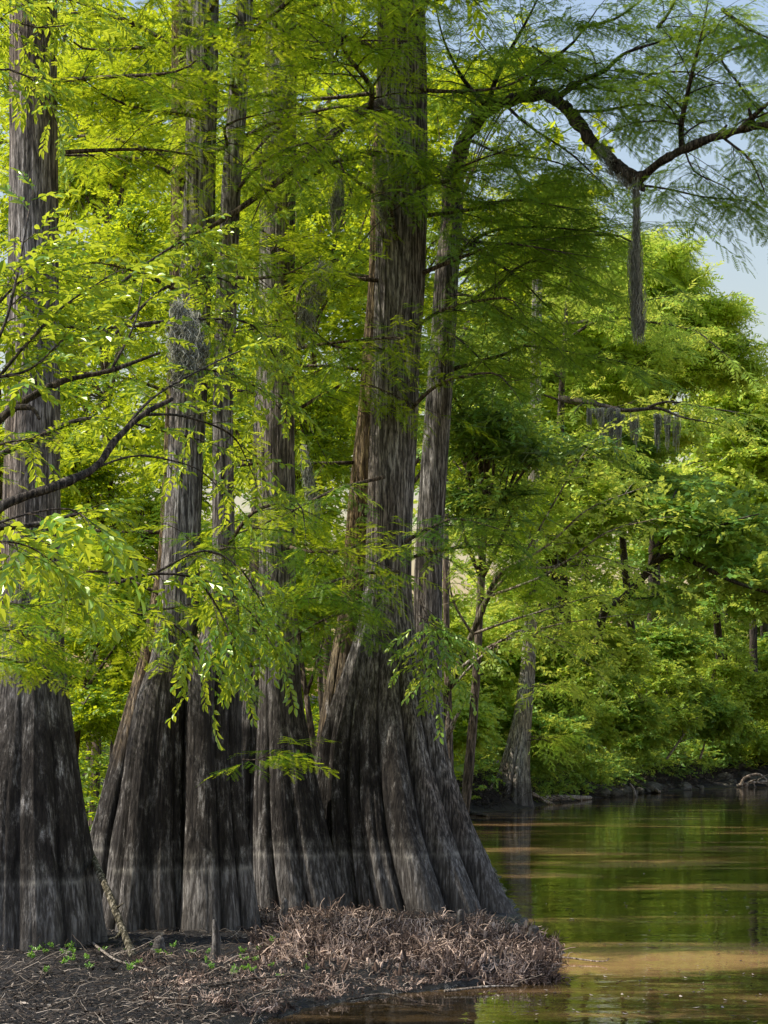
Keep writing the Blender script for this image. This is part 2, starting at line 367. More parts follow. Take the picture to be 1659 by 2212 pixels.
class Tree:
    """a plant in the making: wood and leaf builders, and the twig list"""
    def __init__(s, leafmat, tpls, scale, woodmat=TWIG):
        s.wood = MB(); s.leaf = MB(); s.lm = leafmat; s.tpls = tpls; s.sc = scale; s.wm = woodmat; s.q = []; s.parts = []
    def newpart(s):
        if s.wood.n: s.parts.append(s.wood); s.wood = MB()
    def bough(s, pts, r0, r1, side_n=8, side_len=.8, start=.25, gap=.16, droop=.18, sides=6, tint=.5, flat=.25, twsc=1.0):
        s.newpart(); pts = [np.asarray(p, float) for p in pts]
        P, R = smooth_path(pts, np.linspace(r0, r1, len(pts)), .12)
        tube(s.wood, P, R, sides, .10)
        n = len(P); T = nrm(np.gradient(P, axis=0))
        for k in range(side_n):
            t = start + (1 - start) * (k + rng.random() * .8) / side_n; i = min(n - 1, int(t * (n - 1)))
            d = T[i]; sd_ = np.cross(d, [0, 0, 1]); 
            if np.linalg.norm(sd_) < .3: a = rng.random() * 6.28; sd_ = np.array([cos(a), sin(a), 0])
            sd_ = nrm(sd_) * (1 if k % 2 else -1)
            dd = nrm(d * .7 + sd_ * .9 + np.array([0, 0, rng.normal() * flat]))
            L = side_len * (1.15 - .55 * t) * (.6 + .7 * rng.random())
            s.branchlet(P[i], dd, L, max(.004, R[i] * .4), gap, droop, tint, twsc)
        s.branchlet(P[-1], T[-1], side_len * .6, max(.004, r1 * .8), gap, droop, tint, twsc)
    def branchlet(s, o, d, L, r, gap=.16, droop=.18, tint=.5, twsc=1.0):
        m = 5; t = np.linspace(0, 1, m)[:, None]; ben = rng.normal(size=3) * .12
        P = o + d * L * t + (np.array([0, 0, -droop]) + ben) * L * t ** 2
        segs(s.wood, P[:-1], P[1:], np.linspace(r, r * .35, m)[:-1], np.linspace(r, r * .35, m)[1:])
        nt_ = max(2, int(L / gap)); T = nrm(P[-1] - P[0]); base = tint + rng.normal() * .13
        for k in range(nt_ + 1):
            tt = (k + .6) / (nt_ + .6); f = tt * (m - 1); i = min(m - 2, int(f)); q = P[i] + (P[i + 1] - P[i]) * (f - i)
            sd_ = nrm(np.cross(T, [0, 0, 1]) + 1e-6) * (1 if k % 2 else -1)
            dv = nrm(T * (.75 if k < nt_ else 2) + sd_ * .8 + np.array([0, 0, -.12]) + rng.normal(size=3) * .22)
            up = nrm(np.array([0, 0, 1.0]) + rng.normal(size=3) * .28)
            s.q.append((q, dv, up, s.sc * twsc * (.65 + .6 * rng.random()), base + rng.normal() * .10))
    def cluster(s, c, rad, n, tint=.5, updown=.35):
        """a clump of leafy twigs radiating from a branch end"""
        c = np.asarray(c, float); a = rng.random(n) * 2 * pi
        D = np.stack([cos_(a), sin_(a), rng.normal(size=n) * updown - .05], -1)
        O = c + rng.normal(size=(n, 3)) * np.array([.5, .5, .28]) * rad * .8
        U = nrm(np.array([0, 0, 1.0]) + rng.normal(size=(n, 3)) * .45)
        S = s.sc * (.6 + .7 * rng.random(n)); b = tint + rng.normal() * .16 + rng.normal(size=n) * .07
        for k in range(n): s.q.append((O[k], D[k], U[k], S[k], b[k]))
        m = min(n, 7); segs(s.leaf, np.repeat(c[None], m, 0), O[:m] + D[:m] * s.sc * .6, .012 * s.sc / .4, .004, np.zeros(m))
    def flush(s):
        if not s.q: return
        O = np.array([q[0] for q in s.q]); D = np.array([q[1] for q in s.q]); U = np.array([q[2] for q in s.q])
        S = np.array([q[3] for q in s.q]); B = np.array([q[4] for q in s.q])
        place(s.leaf, s.tpls, O, D, U, S, B); segs(s.leaf, O, O + nrm(D) * S[:, None] * .8, .0035 * max(1, s.sc / .45), .0018, np.zeros(len(O))); s.q = []
    def finish(s, root, wood_name='branches', leaf_name='foliage'):
        s.flush(); o = root.location
        for m_ in s.parts: a = m_.build('bough', s.wm, None, True); a.parent = root; a.matrix_parent_inverse = mathutils.Matrix.Translation(-o)
        if s.wood.n: a = s.wood.build('bough' if s.parts else wood_name, s.wm, None, True); a.parent = root; a.matrix_parent_inverse = mathutils.Matrix.Translation(-o)
        if s.leaf.n: b = s.leaf.build(leaf_name, s.lm, None, False); b.parent = root; b.matrix_parent_inverse = mathutils.Matrix.Translation(-o)
def child(o, root, label=None):
    o.parent = root; o.matrix_parent_inverse = mathutils.Matrix.Translation(-root.location)
    if label: o['label'] = label
    return o

# ------------------------------------------------------------------ ground, water
shore_px = [(-900, 2420), (200, 2330), (440, 2245), (560, 2205), (650, 2178), (760, 2160), (880, 2146), (1000, 2130), (1120, 2122), (1195, 2112),
            (1215, 2085), (1190, 2045), (1140, 2005), (1108, 1960), (1078, 1900), (1050, 1840), (1025, 1795), (1003, 1768), (1018, 1757), (1055, 1755),
            (1150, 1747), (1185, 1737), (1270, 1727), (1400, 1713), (1520, 1704), (1659, 1696), (1850, 1690), (2400, 1684)]
shore = [ground_at(*p)[:2] for p in shore_px]
far_pts = [np.array([60., 90.]), np.array([120., 60.]), np.array([900., 40.]), np.array([2500., 60.]), np.array([2500., 4000.]), np.array([-2500., 4000.]), np.array([-2500., -50.]), np.array([-40., -50.]), np.array([-14., 5.])]
poly = np.array(shore + far_pts)
def signed_dist(X, Y):
    P = np.stack([X, Y], -1); dmin = np.full(X.shape, 1e9); ins = np.zeros(X.shape, bool)
    n = len(poly)
    for i in range(n):
        a = poly[i]; b = poly[(i + 1) % n]; ab = b - a
        t = np.clip(((P - a) @ ab) / (ab @ ab), 0, 1); d = np.linalg.norm(P - a - t[..., None] * ab, axis=-1); dmin = np.minimum(dmin, d)
        c = ((a[1] > P[..., 1]) != (b[1] > P[..., 1]))
        with np.errstate(all='ignore'): xx = (b[0] - a[0]) * (P[..., 1] - a[1]) / (b[1] - a[1] + 1e-12) + a[0]
        ins ^= c & (P[..., 0] < xx)
    return np.where(ins, dmin, -dmin)
_ph = rng.random((40, 4)) * 6.28; _fr = rng.normal(size=(40, 2))
def vnoise(X, Y, f=1.0):
    s = 0
    for k in range(14):
        sc = f * (1.0 + k * .45); s = s + np.sin(X * _fr[k, 0] * sc * 2 + Y * _fr[k, 1] * sc * 2 + _ph[k, 0]) / (1 + k * .35)
    return s / 4.5
def height(X, Y):
    X = np.asarray(X, float); Y = np.asarray(Y, float); d = signed_dist(X, Y) + .16 * vnoise(X, Y, 2.6) * (Y < 30)
    tf = np.clip((Y - 30) / 14, 0, 1); tf = tf * tf * (3 - 2 * tf)
    near = .015 + .11 * (1 - np.exp(-np.clip(d, 0, None) / .7)) + .03 * np.clip(d - 4, 0, 30) * .6 + .026 * vnoise(X, Y, 5) + (Y < 26) * (.012 * vnoise(Y, X, 16) + .008 * vnoise(X, Y, 41))
    sm = np.clip(d / 2.4, 0, 1); sm = sm * sm * (3 - 2 * sm)
    far = near + tf * (1.15 * sm + .05 * np.clip(d - 2, 0, 60) + .10 * vnoise(X, Y, 1.7) * sm)
    z = np.where(d > 0, far, -.02 + .25 * np.clip(d, -4, 0) + .01)
    return z
def axis(fine0, fine1, step, lo, hi, g=1.12):
    a = list(np.arange(fine0, fine1, step)); s = step; x = a[-1]
    while x < hi: s *= g; x += s; a.append(x)
    s = step; x = fine0; b = []
    while x > lo: s *= g; x -= s; b.append(x)
    return np.array(b[::-1] + a)
gx = axis(-4.2, 2.2, .035, -2500, 2500, 1.10); gy = axis(11.5, 22, .045, -60, 4000, 1.07)
GX, GY = np.meshgrid(gx, gy, indexing='ij'); GZ = height(GX, GY)
nx, ny = GX.shape; ii = (np.arange(nx - 1)[:, None] * ny + np.arange(ny - 1)[None]).reshape(-1, 1)
mb = MB(); mb.add(np.stack([GX, GY, GZ], -1).reshape(-1, 3), ii + np.array([[0, ny, ny + 1, 1]]))
tag(mb.build('ground', MUD, None, True), 'dark muddy river bank with leaf litter', 'ground', None, 'structure')
mb = MB(); mb.add([[-2500, -60, 0], [2500, -60, 0], [2500, 4000, 0], [-2500, 4000, 0]], np.array([[0, 1, 2, 3]]))
tag(mb.build('river_water', WATER), 'calm brown river water reflecting green trees', 'water', None, 'structure')

# ------------------------------------------------------------------ fluted cypress trunks
def flute_trunk(Y, prof, nfl, seed, ztop=17.0, amp=1.0, name='trunk', mat=BARK, crev=(), parent=None, ang_n=220, depth=1.0, zstep=.035):
    r = np.random.default_rng(seed)
    pr = sorted([(CZ - (py - HY) * Y / F, (L - CX) * Y / F, (R - CX) * Y / F) for py, L, R in prof])
    zb = -.25; zt = ztop
    zs = np.concatenate([np.arange(zb, 3.6, zstep), np.arange(3.6, zt, zstep * 2.4)])
    pz = np.array([p[0] for p in pr]); c = np.array([(p[1] + p[2]) / 2 for p in pr]); h = np.array([(p[2] - p[1]) / 2 for p in pr])
    # extend above and below by the end slopes
    sl = (c[-1] - c[-2]) / (pz[-1] - pz[-2]); top = max(zt, pz[-1] + .1)
    pz = np.append(pz, top); c = np.append(c, c[-1] + sl * (top - pz[-2]) * .6); h = np.append(h, h[-1] * max(.45, 1 - .03 * (top - pz[-2])))
    if pz[0] > zb:
        k = (h[0] - h[1]) / (pz[1] - pz[0]); kc = (c[1] - c[0]) / (pz[1] - pz[0])
        c = np.insert(c, 0, c[0] - kc * (pz[0] - zb)); h = np.insert(h, 0, h[0] + k * (pz[0] - zb) * 1.3); pz = np.insert(pz, 0, zb)
    def sm(v):   # smoothed interpolation
        f = np.interp(zs, pz, v); kk = 9; w_ = np.hanning(kk + 2)[1:-1]; w_ /= w_.sum()
        return np.convolve(np.pad(f, kk // 2, mode='edge'), w_, 'valid')
    C, H = sm(c), sm(h); hmin = H[np.argmin(np.abs(zs - 4.2))]
    flare = np.clip((H / hmin - 1.0) / 1.6, 0, 1)
    th = np.linspace(0, 2 * pi, ang_n, endpoint=False); TH, Z = np.meshgrid(th, zs)
    warp = np.zeros_like(TH)
    for k in range(1, 6):
        a, b = r.random(2) * 6.28; warp += (.55 / k) * np.sin(k * TH + a + .10 * Z * np.sin(b)) 
    u = (nfl * (TH + warp * .5) / (2 * pi))
    fr = u - np.floor(u); lobe = np.sin(pi * fr) ** .5                    # round ribs, sharp creases between
    ids = np.floor(u).astype(int) % nfl; rs = .55 + .9 * r.random(nfl); ribh = rs[ids]
    u2 = u * 2.3 + .16 * np.sin(Z * .9 + TH * 3); lobe2 = np.abs(np.sin(pi * u2)) ** .7
    Fl = flare[:, None]
    rad = 1 + amp * ((lobe * ribh - .72) * (.040 + .27 * Fl) + (lobe2 - .6) * (.012 + .035 * Fl))
    # fine vertical fibre
    fib = np.zeros_like(TH)
    for k in (31, 47, 73, 97):
        a, b, c_ = r.random(3) * 6.28; fib += np.sin(k * TH + a + .8 * np.sin(Z * 1.1 + b) + .5 * np.sin(Z * 3.1 + c_))
    rad += fib * .0042
    for (a0, wid, dp, z0, z1) in crev:                                    # deep splits between stems
        m = np.exp(-((((TH - a0 - .10 * np.sin(Z * 2)) + pi) % (2 * pi) - pi) / wid) ** 2) * np.clip((z1 - Z) / .5, 0, 1) * np.clip((Z - z0) / .4 , 0, 1)
        rad -= dp * m
    lump = np.zeros_like(TH)
    for k in range(5):
        a, b = r.random(2) * 6.28; lump += np.sin((k + 1) * TH + a + Z * (.6 + .5 * k)) * np.sin(Z * (.9 + .4 * k) + b)
    rad += lump * .012
    foot = np.clip((.35 - Z) / .6, 0, 1)
    rad += foot * (ribh - .9) * .22 * lobe
    # keep the outline where it was measured
    norm = np.percentile(rad, 92, axis=1, keepdims=True); rad = rad / (norm * .55 + .45)
    X = C[:, None] + H[:, None] * rad * np.cos(TH); Yy = Y + H[:, None] * rad * np.sin(TH) * depth
    V = np.stack([X, Yy, Z], -1).reshape(-1, 3); n = len(zs)
    i = np.arange(n - 1)[:, None] * ang_n; j = np.arange(ang_n)[None]; j2 = (j + 1) % ang_n
    Q = np.stack([i + j, i + j2, i + ang_n + j2, i + ang_n + j], -1).reshape(-1, 4)
    crease_shade = .5 * np.clip(lobe * 1.15 + (1 - Fl) * .55, 0, 1)  # low between ribs, where the bark colour gets its painted shade
    mb = MB(); mb.add(V, Q, crease_shade.ravel())
    o = mb.build(name, mat, None, True)
    if parent is not None: child(o, parent)
    return (lambda z: np.array([np.interp(z, zs, C), Y, z])), (lambda z: np.interp(z, zs, H))

def root_for(px, Y, label, cat='tree', group=None, name='bald_cypress'):
    X = (px - CX) * Y / F; return thing(name, (X, Y, float(height(X, Y))), label, cat, group)

G = 'bald cypresses standing on the mud bank'
tA = root_for(55, 16.7, 'large grey cypress trunk at the left edge with pale waterline ring', 'tree', G)
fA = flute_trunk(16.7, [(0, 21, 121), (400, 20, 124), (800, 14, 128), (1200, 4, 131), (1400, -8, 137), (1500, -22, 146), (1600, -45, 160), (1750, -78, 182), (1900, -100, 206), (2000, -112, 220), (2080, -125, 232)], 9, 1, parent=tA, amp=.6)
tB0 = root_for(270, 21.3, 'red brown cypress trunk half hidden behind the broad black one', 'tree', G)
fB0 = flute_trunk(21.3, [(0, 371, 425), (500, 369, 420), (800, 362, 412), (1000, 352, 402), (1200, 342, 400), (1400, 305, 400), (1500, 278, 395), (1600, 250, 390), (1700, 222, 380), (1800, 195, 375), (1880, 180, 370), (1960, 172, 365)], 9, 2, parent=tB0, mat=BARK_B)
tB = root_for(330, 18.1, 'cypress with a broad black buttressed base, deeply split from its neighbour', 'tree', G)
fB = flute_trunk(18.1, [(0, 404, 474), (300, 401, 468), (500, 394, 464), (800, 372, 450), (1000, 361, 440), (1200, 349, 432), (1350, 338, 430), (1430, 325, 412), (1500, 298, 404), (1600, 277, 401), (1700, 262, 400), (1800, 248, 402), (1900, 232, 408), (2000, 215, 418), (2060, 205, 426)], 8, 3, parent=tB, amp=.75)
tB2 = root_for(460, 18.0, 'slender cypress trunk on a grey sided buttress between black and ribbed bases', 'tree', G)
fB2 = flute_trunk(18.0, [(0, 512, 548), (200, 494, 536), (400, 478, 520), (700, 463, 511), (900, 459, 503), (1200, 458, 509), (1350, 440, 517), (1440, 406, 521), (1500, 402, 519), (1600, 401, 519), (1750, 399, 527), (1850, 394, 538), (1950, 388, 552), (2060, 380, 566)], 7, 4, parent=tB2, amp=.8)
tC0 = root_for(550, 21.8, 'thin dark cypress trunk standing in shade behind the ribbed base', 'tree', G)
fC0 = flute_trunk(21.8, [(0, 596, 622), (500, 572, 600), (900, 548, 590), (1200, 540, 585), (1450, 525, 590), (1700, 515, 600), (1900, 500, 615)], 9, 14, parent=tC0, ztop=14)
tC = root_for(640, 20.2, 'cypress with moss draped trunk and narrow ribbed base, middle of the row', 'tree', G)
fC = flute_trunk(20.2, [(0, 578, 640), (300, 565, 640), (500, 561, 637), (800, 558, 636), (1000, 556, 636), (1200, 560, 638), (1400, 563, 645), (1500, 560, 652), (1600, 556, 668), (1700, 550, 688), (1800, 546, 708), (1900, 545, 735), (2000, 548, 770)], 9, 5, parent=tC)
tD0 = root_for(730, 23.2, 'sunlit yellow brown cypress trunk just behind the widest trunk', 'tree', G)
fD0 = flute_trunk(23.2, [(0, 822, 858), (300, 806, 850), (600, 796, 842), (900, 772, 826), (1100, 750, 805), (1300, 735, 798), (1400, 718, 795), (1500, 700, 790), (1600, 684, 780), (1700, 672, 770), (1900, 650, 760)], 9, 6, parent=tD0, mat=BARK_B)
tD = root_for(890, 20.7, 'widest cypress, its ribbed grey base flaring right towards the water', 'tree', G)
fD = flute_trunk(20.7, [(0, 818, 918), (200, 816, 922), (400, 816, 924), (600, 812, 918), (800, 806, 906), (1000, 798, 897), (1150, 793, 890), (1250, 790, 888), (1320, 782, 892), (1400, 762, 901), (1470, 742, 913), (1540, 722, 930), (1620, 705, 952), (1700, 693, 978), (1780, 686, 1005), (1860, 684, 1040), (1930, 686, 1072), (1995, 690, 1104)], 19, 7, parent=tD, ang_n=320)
tF = root_for(930, 22.3, 'cypress with an arching crooked limb reaching over the river', 'tree', G)
fF = flute_trunk(22.3, [(330, 966, 1012), (450, 957, 1001), (600, 938, 990), (750, 930, 984), (900, 917, 973), (1050, 906, 963), (1200, 896, 956), (1400, 891, 954), (1500, 896, 955), (1600, 898, 964), (1700, 900, 978), (1800, 895, 1000), (1900, 885, 1030)], 9, 8, parent=tF, ztop=8.0, amp=.8)
tG = root_for(1100, 51.5, 'small far cypress standing at the waterline across the cove', 'tree', None)
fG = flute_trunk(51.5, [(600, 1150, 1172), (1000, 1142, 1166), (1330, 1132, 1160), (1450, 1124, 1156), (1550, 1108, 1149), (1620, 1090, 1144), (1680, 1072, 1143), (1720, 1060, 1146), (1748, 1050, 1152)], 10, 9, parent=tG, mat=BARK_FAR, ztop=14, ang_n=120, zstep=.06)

# ------------------------------------------------------------------ cypress boughs
TA = Tree(L_CYP, CYP_N, .36); TB = Tree(L_CYP, CYP_N, .36); TB2 = Tree(L_CYP, CYP_N, .36); TC = Tree(L_CYP, CYP_N, .36)
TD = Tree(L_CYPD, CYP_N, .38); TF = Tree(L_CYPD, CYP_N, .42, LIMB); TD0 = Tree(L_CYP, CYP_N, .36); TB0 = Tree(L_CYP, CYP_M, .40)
TC0 = Tree(L_CYP, CYP_N, .36)
def px_bough(T, pts, r0, r1, **kw):
    T.bough([at(*p) for p in pts], r0, r1, **kw)
def auto_bough(T, fpos, frad, py, ang, L, rise=None, **kw):
    """bough leaving the trunk at photo height py, heading ang degrees (0 = right, -90 = towards the camera)"""
    z = fpos(0)[1]; zz = CZ - (py - HY) * z / F; o = fpos(zz).copy(); a = radians(ang); d = np.array([cos(a), sin(a), 0])
    o = o + d * frad(zz) * .6
    k = rng.normal(size=2) * .10; rise = rng.uniform(-.22, .42) if rise is None else rise
    pts = [o, o + d * L * .35 + np.array([0, 0, rise * L * .5]), o + d * L * .7 + np.array([k[0] * L, k[1] * L, rise * L * .6]), o + d * L + np.array([0, 0, rise * L * .2])]
    kw.setdefault('side_n', int(5 + L * 3.2)); kw.setdefault('side_len', .42 * L + .2)
    kw.setdefault('flat', .45); T.bough(pts, .010 + .009 * L, .005, **kw)

# the great arching limb over the river
limb_px = [(972, 470, 22.3), (985, 360, 22.2), (1008, 290, 22.0), (1052, 238, 21.6), (1110, 214, 21.2), (1178, 204, 20.8), (1216, 226, 20.4), (1256, 275, 20), (1302, 328, 19.6), (1345, 366, 19.2), (1378, 384, 19), (1420, 356, 18.8), (1480, 320, 18.5), (1560, 292, 18.2), (1650, 270, 17.8), (1760, 255, 17.2)]
P, R = smooth_path([at(*p) for p in limb_px], [.110, .098, .082, .072, .066, .062, .066, .058, .055, .052, .062, .042, .038, .036, .032, .027], .05)
mb = MB(); R = R * (1 + .10 * np.sin(np.arange(len(R)) * .31) + .09 * np.sin(np.arange(len(R)) * .9 + 1)); P = P + np.stack([vnoise(np.arange(len(P)) * .11, np.full(len(P), k_), 1.0) * .022 for k_ in (1.0, 4.0, 9.0)], -1)
for k_ in range(9, len(R), 13): R[k_ - 1:k_ + 2] *= np.array([1.06, 1.14, 1.05])[:len(R[k_ - 1:k_ + 2])]
tube(mb, P, R, 14, .15)
for k_ in range(12, len(P) - 4, 9):
    d_ = nrm(rng.normal(size=3) + np.array([0, 0, .4])); l_ = .08 + .14 * rng.random(); tube(mb, np.array([P[k_], P[k_] + d_ * (R[k_] + l_ * .5), P[k_] + d_ * (R[k_] + l_) + rng.normal(size=3) * .02]), [.03, .018, .009], 6, .2)
P2, R2 = smooth_path([at(1372, 375, 19), at(1384, 402, 19.0), at(1392, 412, 18.9)], [.07, .04, .012], .03); tube(mb, P2, R2, 8, .15)
child(mb.build('limb', LIMB, None, True), tF, 'crooked dark limb arching out over the water')
sub = [  # secondary branches off the limb (photo points, depth)
    ([(1200, 215, 20.6), (1245, 182, 20.3), (1310, 150, 20), (1345, 118, 19.7), (1420, 92, 19.3), (1520, 70, 19)], .035, 14, 1.0),
    ([(1474, 320, 18.6), (1472, 270, 18.6), (1492, 170, 18.4), (1512, 90, 18.2), (1530, 0, 18)], .035, 12, 1.1),
    ([(1600, 280, 18), (1640, 240, 17.8), (1700, 190, 17.5)], .035, 7, .9),
    ([(1420, 60, 19), (1450, 20, 18.9), (1480, -60, 18.8)], .02, 7, .9),
    ([(1380, 400, 19), (1440, 408, 18.8), (1520, 425, 18.4), (1600, 432, 18)], .014, 10, .7),
    ([(1565, 300, 18.2), (1620, 345, 18), (1650, 410, 17.8)], .014, 8, .65),
    ([(1480, 325, 18.5), (1500, 370, 18.3), (1560, 400, 18)], .012, 7, .6),
    ([(1090, 225, 21.2), (1140, 270, 20.8), (1230, 330, 20.4), (1290, 385, 20)], .018, 10, .85),
    ([(1010, 300, 21.8), (1080, 330, 21.3), (1180, 345, 20.8), (1260, 370, 20.4)], .018, 10, .9),
    ([(1140, 210, 21), (1170, 150, 20.8), (1240, 90, 20.5), (1290, 20, 20.2)], .03, 12, 1.1),
    ([(1050, 235, 21.5), (1080, 150, 21.2), (1130, 60, 21), (1180, -40, 20.8)], .035, 14, 1.1),
    ([(1060, 240, 21.6), (1000, 170, 21.2), (960, 90, 21), (940, 10, 20.8)], .03, 12, 1.1),
    ([(1230, 240, 20.2), (1300, 240, 19.8), (1380, 225, 19.4), (1450, 235, 19)], .018, 10, .8),
    ([(1330, 150, 19.9), (1400, 160, 19.5), (1480, 155, 19.2), (1560, 180, 18.8)], .015, 10, .8),
    ([(1650, 90, 19), (1560, 120, 19), (1600, 190, 18.6)], .02, 9, 1.0),
    ([(1560, 20, 18.4), (1610, 60, 18.2), (1680, 90, 18)], .02, 10, 1.0),
    ([(1250, 60, 20.6), (1330, 40, 20.2), (1400, -10, 20)], .02, 10, 1.0),
    ([(1150, 100, 21), (1220, 150, 20.6), (1290, 190, 20.2), (1350, 200, 20)], .015, 10, .8),
    ([(975, 420, 22.2), (1040, 440, 21.6), (1130, 430, 21), (1220, 450, 20.6)], .02, 12, .9),
    ([(965, 560, 22.2), (1010, 530, 21.6), (1060, 500, 21.2), (1150, 490, 20.8), (1290, 500, 20.4)], .03, 14, 1.1),
    ([(960, 480, 22.2), (1060, 560, 21.6), (1120, 600, 21.2), (1180, 660, 20.8)], .025, 12, 1.0),
    ([(975, 420, 22.2), (960, 380, 21.4), (900, 340, 20.0), (860, 335, 19.2)], .02, 9, .8),
    ([(945, 640, 22.3), (1020, 640, 21.8), (1110, 690, 21.4), (1190, 740, 21)], .02, 12, .9),
    ([(940, 700, 22.3), (1000, 740, 21.6), (1060, 800, 21.2)], .015, 8, .8),
]
for pts, r0, sn, sl in sub: px_bough(TF, pts, r0, .006, side_n=sn, side_len=sl * .75, start=.12, gap=.15, droop=.30, tint=.38, flat=.30)

# the long dark crossing branch in front of the middle trunks
px_bough(TD, [(820, 225, 20.2), (780, 240, 19.5), (740, 272, 19), (690, 318, 18.6), (610, 385, 18.2), (545, 432, 18), (470, 482, 17.8), (430, 500, 17.6)], .055, .02, side_n=14, side_len=.8, start=.15, tint=.5)
px_bough(TD, [(800, 235, 19.6), (803, 190, 19.3), (770, 145, 19), (740, 100, 18.8), (742, 30, 18.6), (735, -50, 18.4)], .032, .012, side_n=12, side_len=.9, start=.1)
px_bough(TB, [(440, 255, 17.6), (380, 245, 17.2), (310, 238, 17), (240, 212, 16.8), (190, 190, 16.6)], .022, .007, side_n=12, side_len=.7, start=.15, tint=.8)
px_bough(TC, [(600, 215, 19.8), (560, 205, 19), (500, 230, 18.6), (420, 300, 18.2)], .03, .008, side_n=10, side_len=.8, tint=.7)
px_bough(TC, [(640, 250, 19.8), (590, 285, 19), (540, 340, 18.5), (500, 400, 18.2)], .02, .007, side_n=9, side_len=.7, tint=.7)
px_bough(TC, [(645, 640, 19.6), (640, 680, 19.2), (560, 700, 18.8), (480, 715, 18.2)], .028, .008, side_n=8, side_len=.6)
px_bough(TC, [(730, 560, 19.2), (690, 580, 19), (650, 620, 18.8), (640, 690, 18.7)], .02, .009, side_n=6, side_len=.5)
px_bough(TD, [(830, 1030, 20), (720, 1060, 19.4), (620, 1110, 19), (520, 1150, 18.6)], .022, .007, side_n=12, side_len=.7, tint=.6)
px_bough(TD, [(860, 1235, 19.9), (780, 1240, 19.4), (700, 1262, 19), (620, 1290, 18.7)], .02, .007, side_n=12, side_len=.8, tint=.6)
px_bough(TD, [(800, 1300, 19.9), (720, 1330, 19.2), (660, 1360, 18.9), (600, 1400, 18.7)], .016, .006, side_n=10, side_len=.7, tint=.45)
px_bough(TC, [(540, 1330, 19.6), (620, 1300, 19), (700, 1290, 18.6)], .016, .006, side_n=9, side_len=.7, tint=.6)
px_bough(TB2, [(525, 1640, 17.6), (560, 1640, 17.3), (615, 1612, 17.1)], .006, .003, side_n=5, side_len=.25, gap=.12, tint=.5)
for T, fp, fr, lst in (
    (TA, fA[0], fA[1], [(60, -60, 1.5), (180, -20, 1.6), (330, 10, 1.2), (700, 10, 1.3), (1290, 10, 1.2), (1240, -75, 1.1), (-80, -40, 1.8), (-20, 5, 1.9)]),
    (TB, fB[0], fB[1], [(40, -60, 1.5), (90, 200, 1.4), (140, -70, 1.2), (330, -50, 1.3), (400, 190, 1.3), (620, -60, 1.0), (1250, -70, 1.2), (-60, 220, 1.8), (-30, -90, 1.6), (640, 200, 1.2), (1290, 190, 1.2)]),
    (TB2, fB2[0], fB2[1], [(80, -40, 1.5), (220, -80, 1.3), (300, -20, 1.2), (420, -60, 1.2), (600, -30, 1.1), (760, -70, 1.1), (1180, -30, 1.2)]),
    (TC, fC[0], fC[1], [(30, -20, 1.6), (70, -100, 1.5), (160, -30, 1.4), (420, -20, 1.5), (560, -110, 1.2), (760, -20, 1.4), (900, 0, 1.3), (1000, -150, 1.2), (1180, -60, 1.4)]),
    (TD0, fD0[0], fD0[1], [(200, 190, 1.8), (420, 200, 1.7), (600, 185, 1.6), (800, 200, 1.5), (1000, 190, 1.6), (1200, 170, 1.5)]),
    (TD, fD[0], fD[1], [(20, -120, 1.9), (60, -60, 1.8), (120, -160, 1.9), (200, -40, 1.6), (260, -130, 1.8), (330, -170, 1.8), (400, -60, 1.5), (470, -20, 1.6), (540, -90, 1.4), (600, -30, 1.6), (610, -150, 1.5), (720, -40, 1.4), (760, -120, 1.2), (900, -30, 1.4), (1180, -50, 1.4), (1210, 5, 1.3), (-40, -90, 2), (-80, -30, 2.2)]),
    (TF, fF[0], fF[1], [(520, -20, 2.0), (600, 10, 2.2), (680, -40, 1.9), (800, -10, 1.8)]),
    (TC0, fC0[0], fC0[1], [(100, -30, 1.4), (500, -100, 1.3), (850, 180, 1.2)]),
    (TB0, fB0[0], fB0[1], [(100, 180, 1.8), (350, 190, 1.9), (600, 175, 1.7), (850, 200, 1.6), (1150, 190, 1.4)])):
    for py, ang, L in lst: auto_bough(T, fp, fr, py, ang + rng.normal() * 8, L * (.9 + .25 * rng.random()), tint=.55 if T is not TD else .45)
# high crowns above the frame: they carry the dappled shade
for T, fp, fr in ((TA, fA[0], fA[1]), (TB, fB[0], fB[1]), (TC, fC[0], fC[1]), (TD, fD[0], fD[1])):
    T.flush(); keep = T.tpls; T.tpls = CYP_F; ks = T.sc; T.sc = .62
    for k in range(6):
        z = 10.2 + rng.random() * 5.5; a = rng.random() * 360; L = 1.6 + rng.random() * 1.6
        auto_bough(T, fp, fr, HY - (z - CZ) * F / fp(0)[1], a, L, side_n=int(8 + 3 * L), gap=.24)
    T.flush(); T.tpls = keep; T.sc = ks
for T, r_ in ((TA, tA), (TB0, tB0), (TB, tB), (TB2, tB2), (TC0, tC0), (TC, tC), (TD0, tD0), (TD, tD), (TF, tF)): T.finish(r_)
# far small cypress
T = Tree(L_FARC, CYP_M, .62)
for py, ang, L in [(1500, 0, 1.5), (1490, -60, 1.2), (1590, -10, 1.0), (1600, -40, .8), (1400, 20, 1.8), (1330, 180, 2.0), (1250, 0, 2.4), (1150, 160, 2.6), (1050, -30, 2.6), (950, 200, 2.8), (850, 0, 2.8), (750, 100, 2.6), (680, -80, 2.4)]:
    auto_bough(T, fG[0], fG[1], py, ang, L, side_len=.8, gap=.3, tint=.85)
T.flush(); T.tpls = BR_F; T.sc = .42
for k in range(70): T.cluster(at(1145 + rng.normal() * 40, 1330 - rng.random() * 420, 50.6 + rng.normal() * .5), .45, 12, .7)
T.finish(tG)

